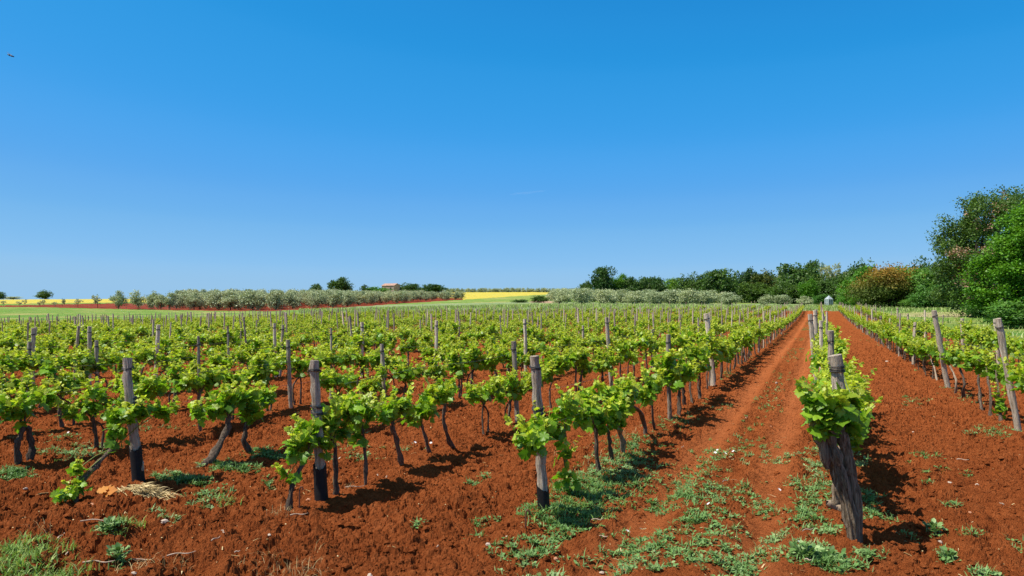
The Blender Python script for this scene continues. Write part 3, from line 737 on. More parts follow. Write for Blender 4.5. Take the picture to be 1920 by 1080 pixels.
# ------------------------------------------------------------------ weeds, litter
def scatter(patches, dens_rows=0):
    """patches: (x,y,rx,ry,count) in picture pixels on the ground -> ground points"""
    P = []
    for i, (x, y, rx, ry, n) in enumerate(patches):
        r = np.random.default_rng(i + 5)
        n = int(n * .5); q = r.normal(size=(n * 3, 2)) * .55; q = q[(q ** 2).sum(1) < 1.6]
        m = vn(q[:, 0] * 4 + i, q[:, 1] * 4, 3) + r.random(len(q)) * .25; q = q[m > .48][:n]
        xx = x + q[:, 0] * rx; yy = y + q[:, 1] * ry
        Yd = 1.7 * F / np.maximum(yy - HY, 8)
        P.append(np.stack([(xx - CX) / F * Yd, Yd], -1))
    return np.concatenate(P)
WP = [(1110, 925, 70, 45, 620), (1160, 885, 60, 35, 420), (1190, 860, 50, 30, 260), (1060, 965, 80, 30, 480), (1000, 1028, 70, 22, 160), (1070, 1000, 60, 18, 90), (1200, 835, 50, 18, 80),
      (1250, 800, 45, 16, 50), (1340, 758, 30, 12, 50), (1280, 785, 30, 10, 40), (1360, 705, 20, 8, 40), (1150, 830, 60, 14, 50),
      (1300, 935, 90, 40, 240), (1350, 850, 75, 26, 130), (1300, 875, 60, 14, 60), (1210, 900, 40, 20, 60), (1390, 920, 60, 22, 90), (1420, 840, 40, 16, 50),
      (1250, 1035, 90, 30, 150), (1330, 985, 60, 28, 150), (1200, 1010, 60, 20, 60), (1350, 1050, 60, 30, 120), (1150, 1045, 60, 20, 60), (1420, 1035, 30, 10, 25), (1440, 950, 40, 12, 40), (1390, 1065, 30, 18, 50), (1200, 1070, 60, 14, 50),
      (1530, 920, 32, 50, 240), (1535, 860, 28, 30, 120), (1510, 965, 36, 24, 120), (1545, 990, 36, 16, 90), (1470, 858, 40, 10, 40), (1455, 1003, 26, 14, 40), (1520, 1045, 60, 22, 130), (1570, 1060, 50, 18, 140), (1625, 1040, 30, 10, 40),
      (1640, 960, 36, 14, 90), (1625, 930, 22, 16, 60), (1612, 870, 20, 20, 60), (1540, 800, 16, 30, 50),
      (1740, 855, 34, 8, 45), (1790, 950, 28, 6, 26), (1775, 1035, 16, 14, 36), (1845, 1075, 28, 10, 30), (1750, 985, 14, 14, 20), (1765, 873, 12, 7, 10), (1740, 893, 14, 8, 12), (1815, 878, 10, 8, 8), (1830, 815, 28, 6, 30), (1710, 1000, 20, 7, 14), (1820, 1000, 20, 8, 14), (1900, 1005, 10, 10, 12), (1860, 805, 44, 8, 50), (1820, 745, 40, 10, 40), (1780, 730, 30, 8, 30), (1720, 745, 26, 4, 22), (1705, 755, 26, 4, 22), (1880, 815, 25, 12, 34), (1690, 742, 14, 4, 10),
      (340, 900, 50, 7, 300), (430, 876, 54, 8, 320), (500, 855, 34, 6, 180), (130, 850, 60, 9, 200), (28, 888, 34, 9, 200), (180, 838, 50, 6, 120), (100, 820, 60, 6, 40), (400, 925, 50, 12, 60), (380, 945, 40, 8, 30), (600, 858, 30, 10, 40), (680, 855, 30, 8, 40), (300, 800, 60, 8, 50), (620, 835, 60, 10, 40), (760, 840, 40, 6, 26), (500, 905, 14, 10, 20),
      (205, 998, 26, 10, 80), (298, 960, 14, 6, 14), (222, 1050, 12, 12, 26), (320, 975, 18, 6, 14), (888, 905, 12, 6, 16), (915, 893, 14, 5, 14), (785, 980, 12, 4, 10), (893, 1005, 12, 4, 10), (895, 968, 8, 6, 10), (920, 970, 20, 10, 18), (1000, 1075, 60, 14, 40), (1300, 900, 60, 20, 70), (1490, 905, 20, 14, 24), (1230, 940, 40, 12, 40)]
def weeds():
    P = scatter(WP); r = np.random.default_rng(9)
    # weeds along the row lines, thinning out with distance
    ex = []
    for k, p in enumerate(ROWS[:20]):
        n = 300 if k > 2 else 200; a = r.uniform(5, 60, n); m = vn(a * .7 + k * 5, a * 0, 2) > .52; a = a[m]; pp = p + r.normal(size=len(a)) * .22
        X = pp * C + a * S; Y = -pp * S + a * C; ok = (Y > 6) & (np.abs(X / Y) < .8); ex.append(np.stack([X, Y], -1)[ok])
    # the grassy strip between the lane's ruts further off
    a = r.uniform(9, 80, 700); m = vn(a * .5, a * 0, 6) > .5; a = a[m]; pp = -.85 + r.normal(size=len(a)) * .15; ex.append(np.stack([pp * C + a * S, -pp * S + a * C], -1))
    P = np.concatenate([P] + ex); Z = ground(P[:, 0], P[:, 1])
    mb = MB(); n = len(P); B = []; D = []; N = []; Sz = []; T = []
    tone = vn(P[:, 0] * 1.3, P[:, 1] * 1.3, 8)
    for j in range(7):
        an = r.uniform(0, 6.28, n); rad = r.random(n) * .035
        b = np.stack([P[:, 0] + np.cos(an) * rad, P[:, 1] + np.sin(an) * rad, Z - .004 + r.random(n) * .02], -1)
        el = r.uniform(.05, .8, n); d = np.stack([np.cos(an) * np.cos(el), np.sin(an) * np.cos(el), np.sin(el)], -1)
        B.append(b); D.append(d); N.append(np.stack([-np.cos(an) * .6 + r.normal(size=n) * .2, -np.sin(an) * .6, np.ones(n)], -1))
        Sz.append(r.uniform(.014, .036, n)); T.append(np.stack([r.random(n), np.clip(.15 + tone * .7 + r.normal(size=n) * .15, 0, 1), r.random(n)], -1))
    leaves(mb, LEAF_OV, np.concatenate(B), np.concatenate(D), np.concatenate(N), np.concatenate(Sz), np.concatenate(T))
    # thin blades between them
    sel = r.random(n) < .8; Q = P[sel]; zq = Z[sel]; m_ = len(Q)
    for j in range(5):
        an = r.uniform(0, 6.28, m_); el = r.uniform(.4, 1.3, m_)
        leaves(mb, LEAF_BL, np.stack([Q[:, 0] + r.normal(size=m_) * .02, Q[:, 1] + r.normal(size=m_) * .02, zq - .003], -1), np.stack([np.cos(an) * np.cos(el), np.sin(an) * np.cos(el), np.sin(el)], -1), np.stack([-np.cos(an), -np.sin(an), np.ones(m_)], -1), r.uniform(.03, .08, m_), np.stack([r.random(m_), np.clip(.3 + tone[sel] * .5, 0, 1), r.random(m_)], -1))
    tag(mb.obj('low_weeds', M['weed']), 'patches of low grey-green weeds creeping over the red soil', 'weeds', kind='stuff')
weeds()
def blades(name, patches, mt, hmin, hmax, label, cat, per=4, width=1.0, droop=.25):
    P = scatter(patches); Z = ground(P[:, 0], P[:, 1]); r = np.random.default_rng(len(P)); mb = MB(); n = len(P)
    for j in range(per):
        an = r.uniform(0, 6.28, n); el = r.uniform(.5, 1.5, n)
        leaves(mb, (LEAF_BL[0] * np.array([width, 1, 2]), LEAF_BL[1]), np.stack([P[:, 0] + r.normal(size=n) * .02, P[:, 1] + r.normal(size=n) * .02, Z - .005], -1), np.stack([np.cos(an) * np.cos(el), np.sin(an) * np.cos(el), np.sin(el)], -1), np.stack([-np.cos(an), -np.sin(an), np.ones(n) * .3], -1), r.uniform(hmin, hmax, n), np.stack([r.random(n), r.random(n) * .7 + .1, r.random(n)], -1))
    o = mb.obj(name, M[mt]); tag(o, label, cat, kind='stuff'); return mb
blades('grass_tufts', [(40, 1045, 85, 28, 520), (10, 1075, 120, 20, 330), (90, 1075, 90, 14, 300), (210, 998, 30, 10, 60), (250, 990, 30, 8, 40), (425, 935, 40, 10, 40), (1110, 930, 70, 40, 300), (1060, 970, 70, 20, 200)], 'grass', .03, .09, 'green grass tufts in the bottom left corner and by the posts', 'grass')
blades('dry_grass', [(515, 1058, 60, 18, 60), (590, 1050, 30, 24, 40), (560, 1075, 80, 12, 50), (525, 970, 24, 6, 30), (300, 1065, 90, 14, 60), (100, 1000, 60, 8, 20), (640, 905, 40, 8, 30), (1180, 820, 60, 14, 60), (1090, 850, 60, 12, 40), (1130, 870, 50, 12, 50)], 'straw', .03, .11, 'thin dry grass stalks on the soil at the bottom', 'dry grass', 3, .3)
def straw_pile():
    r = np.random.default_rng(2); c = at(272, 926); mb = MB(); n = 900; a = r.normal(size=(n, 2)) * np.array([.10, .045])
    h = .10 * np.exp(-(a[:, 0] / .12) ** 2 - (a[:, 1] / .07) ** 2); zz = ground(c.x + a[:, 0], c.y + a[:, 1])
    an = r.uniform(-.9, .9, n) + (r.random(n) < .5) * math.pi
    leaves(mb, (LEAF_BL[0] * np.array([.6, 1, 1]), LEAF_BL[1]), np.stack([c.x + a[:, 0], c.y + a[:, 1], zz + h * r.random(n)], -1), np.stack([np.cos(an), np.sin(an), r.normal(size=n) * .2], -1), np.stack([r.normal(size=n) * .3, -.4 + r.normal(size=n) * .2, np.ones(n)], -1), r.uniform(.06, .13, n), np.stack([r.random(n)] * 3, -1))
    tag(mb.obj('straw_heap', M['straw']), 'heap of pale straw at the foot of the leftmost tar-footed post', 'straw', kind='stuff')
    c = at(187, 936); mb = MB(); T = []
    for i, (dx, dy, s, an) in enumerate([(-.015, 0, .11, .3), (.02, .015, .12, -.2), (.0, -.015, .09, 1.2)]):
        leaves(mb, LEAF_HI, [[c.x + dx, c.y + dy, float(ground([c.x], [c.y])[0]) + .015 + .012 * i]], [[math.cos(an), math.sin(an) * .5, .35]], [[-.2, -.6, .8]], [s], [[.6, .3 * i + .2, .5]])
    tag(mb.obj('dry_leaf', M['dryleaf']), 'crumpled orange dry leaf on the soil left of the straw heap', 'leaf')
straw_pile()
def rock(r, s):
    mb = MB(); n1, n2 = 6, 8; V = [(0, 0, 1)]; 
    for i in range(1, n1):
        for j in range(n2):
            a = math.pi * i / n1; b = 2 * math.pi * j / n2; k = 1 + r.uniform(-.22, .22); V.append((math.sin(a) * math.cos(b) * k, math.sin(a) * math.sin(b) * k * .75, math.cos(a) * k * .55))
    V.append((0, 0, -.55)); V = np.array(V) * s; V[0] = (0, 0, .55 * s)
    tr = [(0, 1 + j, 1 + (j + 1) % n2) for j in range(n2)] + [(len(V) - 1, 1 + (n1 - 2) * n2 + (j + 1) % n2, 1 + (n1 - 2) * n2 + j) for j in range(n2)]
    qd = [(1 + i * n2 + j, 1 + (i + 1) * n2 + j, 1 + (i + 1) * n2 + (j + 1) % n2, 1 + i * n2 + (j + 1) % n2) for i in range(n1 - 2) for j in range(n2)]
    mb.add(V, tr, smooth=False); mb.v.append(np.zeros((0, 3))); mb.f.append(np.array(qd)); mb.mi.append(np.zeros(len(qd), int)); mb.sm.append(np.zeros(len(qd), bool)); mb.t.append(np.zeros((0, 3)))
    return mb
rr = random.Random(11); rocks = [[rock(rr, 1.0).mesh('stone', [M[m]]) for _ in range(4)] for m in ('stone', 'stonered')]
def zd(c): return float(ground([c.x], [c.y])[0])
ST = [(308, 974, 7), (219, 920, 4), (173, 945, 6), (48, 920, 4), (505, 1003, 4), (512, 1034, 3), (693, 1078, 7), (1762, 1006, 5), (1818, 958, 5), (1781, 902, 4), (1832, 902, 4), (1042, 1047, 5), (1129, 1073, 5), (1507, 717, 5), (579, 932, 6), (1456, 717, 3), (1663, 676, 3), (638, 1045, 4), (950, 1012, 4), (915, 1033, 5), (1445, 800, 3), (1712, 810, 2), (251, 1076, 6), (1237, 961, 3)]
for i, (x, y, w) in enumerate(ST):
    c = at(x, y); o = linked(rocks[i % 3 == 2][i % 4], 'small_stone'); s = w * c.y / F; o.location = (c.x, c.y, zd(c) + s * .15); o.scale = (s, s, s); o.rotation_euler = (0, 0, i * 1.3)
    tag(o, 'small pale stone lying loose on the red soil', 'stone', 'loose stones on the soil')
def bits():
    # crumbs of stone and bark nobody would count
    r = np.random.default_rng(12); n = 1500; u = r.uniform(-.72, .72, n); Y = 4.2 * np.exp(r.random(n) * 1.9); X = u * Y; Z = ground(X, Y); mb = MB()
    T = (np.array([(-.5, 0, -.2), (.5, 0, -.2), (.35, 1, -.1), (-.3, .8, -.2), (0, .5, .3)]), np.array([(0, 1, 4), (1, 2, 4), (2, 3, 4), (3, 0, 4)]))
    an = r.uniform(0, 6.28, n); leaves(mb, T, np.stack([X, Y, Z + .002], -1), np.stack([np.cos(an), np.sin(an), an * 0], -1), np.tile([0, 0, 1.], (n, 1)), r.uniform(.004, .014, n), np.stack([r.random(n)] * 3, -1))
    n = 350; u = r.uniform(-.72, .72, n); Y = 4.2 * np.exp(r.random(n) * 1.7); X = u * Y; Z = ground(X, Y); an = r.uniform(0, 6.28, n)
    leaves(mb, (LEAF_BL[0] * np.array([.7, 1, 1]), LEAF_BL[1]), np.stack([X, Y, Z + .006], -1), np.stack([np.cos(an), np.sin(an), r.normal(size=n) * .15], -1), np.tile([0, 0, 1.], (n, 1)), r.uniform(.04, .12, n), np.stack([r.random(n)] * 3, -1))
    tag(mb.obj('litter', M['straw']), 'fine crumbs of straw and grit strewn over the red soil', 'litter', kind='stuff')
bits()
def clods():
    r = np.random.default_rng(21); n = 42000; u = r.uniform(-.74, .74, n); Y = 3.6 * np.exp(r.random(n) ** 1.3 * 2.1); X = u * Y; p, a = PA(X, Y)
    lane = (p > -1.7) & (p < -.1); keep = (vn(X * 1.1, Y * 1.1, 61) + r.random(n) * .5 > np.where(lane, 1.0, .62)); X, Y = X[keep], Y[keep]; n = len(X); Z = ground(X, Y)
    base = np.array([(-1, -.6, 0), (.9, -.8, 0), (1, .7, 0), (-.8, .9, 0), (-.5, -.5, .8), (.55, -.35, 1.0), (.4, .5, .75), (-.45, .4, .9), (0, 0, 1.15), (0, -1.1, .45), (1.15, 0, .4), (-1.1, .1, .45), (0, 1.1, .4)])
    Fc = np.array([(4, 5, 8), (5, 6, 8), (6, 7, 8), (7, 4, 8), (0, 9, 4), (9, 5, 4), (0, 1, 9), (1, 5, 9), (1, 10, 5), (10, 6, 5), (1, 2, 10), (2, 6, 10), (2, 12, 6), (12, 7, 6), (2, 3, 12), (3, 7, 12), (3, 11, 7), (11, 4, 7), (3, 0, 11), (0, 4, 11)])
    s = .006 + .024 * r.random(n) ** 3.5 + .0005 * Y; an = r.uniform(0, 6.28, n); V = base[None] * (1 + r.normal(size=(n, 13, 3)) * .16) * s[:, None, None]; V[:, :, 2] *= r.uniform(.6, 1.0, n)[:, None]
    c_, s_ = np.cos(an)[:, None], np.sin(an)[:, None]; W = np.stack([V[:, :, 0] * c_ - V[:, :, 1] * s_ + X[:, None], V[:, :, 0] * s_ + V[:, :, 1] * c_ + Y[:, None], V[:, :, 2] + (Z - s * .35)[:, None]], -1)
    mb = MB(); mb.add(W.reshape(-1, 3), (Fc[None] + (np.arange(n) * 13)[:, None, None]).reshape(-1, 3), 0, (0., 0., 0.), smooth=False)
    tag(mb.obj('soil_clods', M['soil']), 'loose crumbly clods of red earth between the vine rows', 'soil', kind='stuff')
clods()
TW = [(418, 1008, 26, -35), (185, 1060, 150, 0), (125, 1035, 26, -40), (115, 1005, 26, 60), (340, 1040, 50, 12), (265, 1045, 80, 8), (405, 1012, 22, 40), (820, 1025, 14, -60), (708, 900, 16, -45), (725, 895, 12, 60), (665, 918, 36, 3), (1120, 982, 22, -5), (1360, 905, 22, 30), (1805, 862, 20, -25), (1878, 945, 8, 80), (1280, 838, 16, 40), (445, 1030, 10, 10), (560, 968, 34, 5), (1515, 1005, 26, 12), (185, 980, 66, 3), (1515, 1062, 14, -35), (1400, 785, 16, 40), (1130, 1010, 20, -20)]
for i, (x, y, L, an) in enumerate(TW):
    if L > 120: L = 60
    c = at(x, y); s = L * c.y / F / 2; a = math.radians(an); mb = MB()
    P = smoothpath([Vector((-s, 0, 0)), Vector((-s * .3, s * .12, .008)), Vector((s * .4, -s * .08, .004)), Vector((s, s * .05, .012))], 8)
    tube(mb, P, [.005, .0055, .005, .0045, .0045, .004, .003, .002], 5, .4, i); o = mb.obj('dry_twig', M['twig'])
    o.location = (c.x, c.y, zd(c) + .014); o.rotation_euler = (0, 0, a * 1.6)
    tag(o, 'thin dry twig lying on the red soil', 'twig', 'dry twigs on the soil')
FL = [(867, 1003, 0), (1177, 1003, 0), (1202, 1003, 0), (1209, 1004, 0), (1329, 958, 0), (1345, 846, 0), (1341, 854, 0), (1360, 858, 0), (1385, 849, 0), (1369, 862, 0), (1374, 861, 0), (1375, 852, 0), (808, 833, 0), (778, 839, 0), (773, 840, 0), (667, 860, 0), (671, 858, 0), (637, 868, 0), (128, 815, 0), (1461, 926, 0), (1499, 1040, 0), (1530, 890, 0)]
flm = MB(); an = np.linspace(0, 6.28, 5, endpoint=False)
leaves(flm, (LEAF_OV[0] * np.array([1.5, 1, 1]), LEAF_OV[1]), np.zeros((5, 3)) + np.array([0, 0, .02]), np.stack([np.cos(an), np.sin(an), an * 0 + .5], -1), np.tile([0, 0, 1.], (5, 1)), [1.] * 5, np.tile([.6, .5, .5], (5, 1)))
flm = flm.mesh('flower', [M['petal']])
for i, (x, y, _) in enumerate(FL):
    if i == 0: continue
    c = at(x, y); o = linked(flm, 'bindweed_flower'); s = .017 + .002 * (c.y / 6); o.scale = (s, s, s); o.location = (c.x, c.y, zd(c) + .035); o.rotation_euler = (.5, .1 * (i % 5), i)
    tag(o, 'small white bindweed flower open among low weeds', 'flower', 'white flowers among the weeds')
# iron hooks by two end posts
for (x, y, h, lab) in [(561, 958, .17, 'rusty iron hook in the soil left of the second tar-footed post'), (985, 995, .16, 'rusty iron rod in the soil left of the tallest front post')]:
    c = at(x, y); mb = MB(); P = [Vector((0, 0, -.05)), Vector((.003, 0, h * .6)), Vector((.006, 0, h * .9)), Vector((.016, 0, h)), Vector((.028, 0, h * .97)), Vector((.03, 0, h * .85))]
    tube(mb, smoothpath(P, 14), [.006] * 14, 6, .1, 1); o = mb.obj('iron_hook', M['rust']); o.location = (c.x, c.y, zd(c)); tag(o, lab, 'hook')
c = at(1568, 952); mb = MB(); tube(mb, smoothpath([Vector((-.06, 0, .05)), Vector((0, 0, .02)), Vector((.05, -.02, .0)), Vector((.09, -.04, -.02))], 10), [.014, .02, .022, .02, .024, .02, .022, .02, .016, .012], 9, .6, 4)
o = mb.obj('dead_wood', M['palebark']); o.location = (c.x, c.y, zd(c) + .02); o.scale = (1.3, 1.3, 1.3); tag(o, 'broken piece of dead vine wood on the weeds behind the old trunk', 'wood')
# larger-leaved seedling plants on bare soil
for i, (x, y, s, lab) in enumerate([(222, 1050, .07, 'small grey-green seedling on bare soil near the bottom left corner'), (205, 998, .08, 'leafy weed plant below the straw heap'), (1750, 990, .07, 'bluish seedling beside the old trunk\'s shadow'), (1776, 1035, .07, 'bright weed plant right of the old trunk\'s shadow'), (1548, 1046, .17, 'clump of broad-leaved green weeds in front of the old split trunk'), (1510, 1052, .12, 'small broad-leaved weed clump left of the old trunk base')]):
    if not s: continue
    c = at(x, y); r = np.random.default_rng(i); n = 46 if s < .1 else 110; an = r.uniform(0, 6.28, n); el = r.uniform(.1, 1.3, n); mb = MB()
    rad = r.random(n) * s * .7
    leaves(mb, LEAF_OV, np.stack([np.cos(an) * rad, np.sin(an) * rad, r.random(n) * min(s, .08) * .8], -1), np.stack([np.cos(an) * np.cos(el), np.sin(an) * np.cos(el), np.sin(el)], -1), np.tile([0, -.2, 1.], (n, 1)), r.uniform(.4, .8, n) * min(s, .07), np.stack([r.random(n)] * 3, -1))
    tube(mb, [Vector((0, 0, -.02)), Vector((0, 0, s * .7))], [.003, .002], 4, 0, 1)
    o = mb.obj('weed_plant', M['weed']); o.location = (c.x, c.y, zd(c)); tag(o, lab, 'weed')

# ------------------------------------------------------------------ trees
def crown(seed, w, h, zc, nlobes, nclump, per, leaf, dome=.0, spread=.12, T=LEAF_D, gaps=0.0):
    """crown inside an ellipsoid w wide, h high, centred at zc"""
    r = np.random.default_rng(seed); mb = MB()
    lobes = [((0, 0, zc), (w * .28, w * .28, h * .30))]
    for i in range(nlobes):
        q = nrm(r.normal(size=(1, 3)))[0]; q[2] = q[2] * .9 + dome
        k = r.uniform(.45, .86); c = np.array([q[0] * w * .5 * k, q[1] * w * .5 * k, zc + q[2] * h * .5 * k]); s = r.uniform(.13, .30)
        lobes.append((c, (w * s, w * s, h * s * r.uniform(.7, 1.1))))
    P = []; O = []; G = []
    each = max(1, nclump // len(lobes))
    for c, rad in lobes:
        q = nrm(r.normal(size=(each, 3))); q[:, 2] = np.where(r.random(each) < .35, np.abs(q[:, 2]), q[:, 2])
        pp = np.array(c) + q * np.array(rad) * (1.05 - .55 * r.random((each, 1)) ** 2)
        P.append(pp); O.append(q); G.append(np.full(each, r.random()))
    P = np.concatenate(P); O = np.concatenate(O); G = np.concatenate(G)
    n = len(P); sd = w * spread * .35
    pts = np.repeat(P, per, 0) + r.normal(size=(n * per, 3)) * sd * np.array([1, 1, .6]); out = np.repeat(O, per, 0); g = np.repeat(G, per)
    m = n * per; d = nrm(r.normal(size=(m, 3)) + out * .6); nn = nrm(out * .9 + r.normal(size=(m, 3)) * .45 + np.array([-.15, 0, .6]))
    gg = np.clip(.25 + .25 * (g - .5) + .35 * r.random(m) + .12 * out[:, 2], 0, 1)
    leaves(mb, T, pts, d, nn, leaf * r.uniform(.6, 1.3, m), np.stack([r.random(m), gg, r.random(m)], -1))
    return mb, lobes
def limbs(seed, lobes, th, r0, lean=0):
    mb = MB(); r = random.Random(seed); lobes = lobes[::max(1, len(lobes) // 22)]; top = Vector((lean, 0, th))
    tube(mb, smoothpath([Vector((0, 0, -.3)), Vector((lean * .3, 0, th * .5)), top], 6), [r0 * 1.25, r0 * 1.05, r0, r0 * .95, r0 * .85, r0 * .7], 8, .2, seed)
    for c, rad in lobes:
        c = Vector(c); s = top.lerp(Vector((0, 0, th * .6)), r.random()); tube(mb, smoothpath([s, s.lerp(c, .5) + Vector((0, 0, -.05 * th)), c], 5), [r0 * .5, r0 * .42, r0 * .33, r0 * .22, r0 * .1], 5, .2, seed + 1)
    return mb
TREEV = {}
def fit(mb, w, z0, z1):
    V = mb.v[0]; q = lambda k, p: np.percentile(V[:, k], p)
    for k in (0, 1): V[:, k] *= w / (q(k, 99.3) - q(k, .7))
    a, b = q(2, .5), q(2, 99.7); V[:, 2] = z0 + (V[:, 2] - a) * (z1 - z0) / (b - a)
def tree_variant(kind, seed):
    key = (kind, seed)
    if key in TREEV: return TREEV[key]
    if kind == 'oak': mb, L = crown(seed, 1.0, .96, .50, 24, 520, 15, .045, .1); tr = limbs(seed, L, .2, .02)
    elif kind == 'bright': mb, L = crown(seed, 1.0, .98, .48, 24, 520, 15, .042, .05); tr = limbs(seed, L, .2, .02)
    elif kind == 'shrub': mb, L = crown(seed, 1.1, 1.0, .42, 16, 460, 15, .046, .2); tr = limbs(seed, L, .15, .02)
    elif kind == 'pale': mb, L = crown(seed, .8, .9, .56, 16, 220, 12, .04, .1, .10); tr = limbs(seed, L, .45, .022)
    elif kind == 'olive': mb, L = crown(seed, 1.1, .92, .52, 9, 190, 13, .062, .1, .2, LEAF_D); tr = limbs(seed, L, .2, .025)
    elif kind == 'youngolive': mb, L = crown(seed, .8, .7, .62, 5, 46, 9, .07, .1, .16); tr = limbs(seed, L, .35, .02)
    elif kind == 'cypress': mb, L = crown(seed, .55, 1.0, .5, 8, 160, 10, .05, 0); tr = limbs(seed, L, .2, .03)
    fit(mb, 1.0, {'oak': .03, 'bright': .02, 'shrub': 0, 'olive': .08, 'youngolive': .3, 'pale': .2, 'cypress': .02}[kind], 1.0)
    mats = {'youngolive': 'olive', 'cypress': 'oak'}.get(kind, kind)
    TREEV[key] = (mb.mesh('crown', [M[mats]]), tr.mesh('trunk', [M['treebark']])); return TREEV[key]
def tz(X, Y): return float(terr(np.array([X]), np.array([Y]))[0])
def put_tree(name, kind, seed, x, Y, ytop, wpx, label, cat, group=None, sink=.0, base=None):
    X = (x - CX) / F * Y; z = tz(X, Y) if base is None else base; h = H + (HY - ytop) / F * Y - z; w = wpx * Y / F
    cm, tm = tree_variant(kind, seed); e = empty(name, (X, Y, z - sink * h), (x * 7 + Y) % 6.28)
    hh = h; e.scale = (w, w, hh); linked(cm, 'crown', e); linked(tm, 'trunk', e)
    tag(e, label, cat, group); return e
GT = 'trees of the far woodland edge'
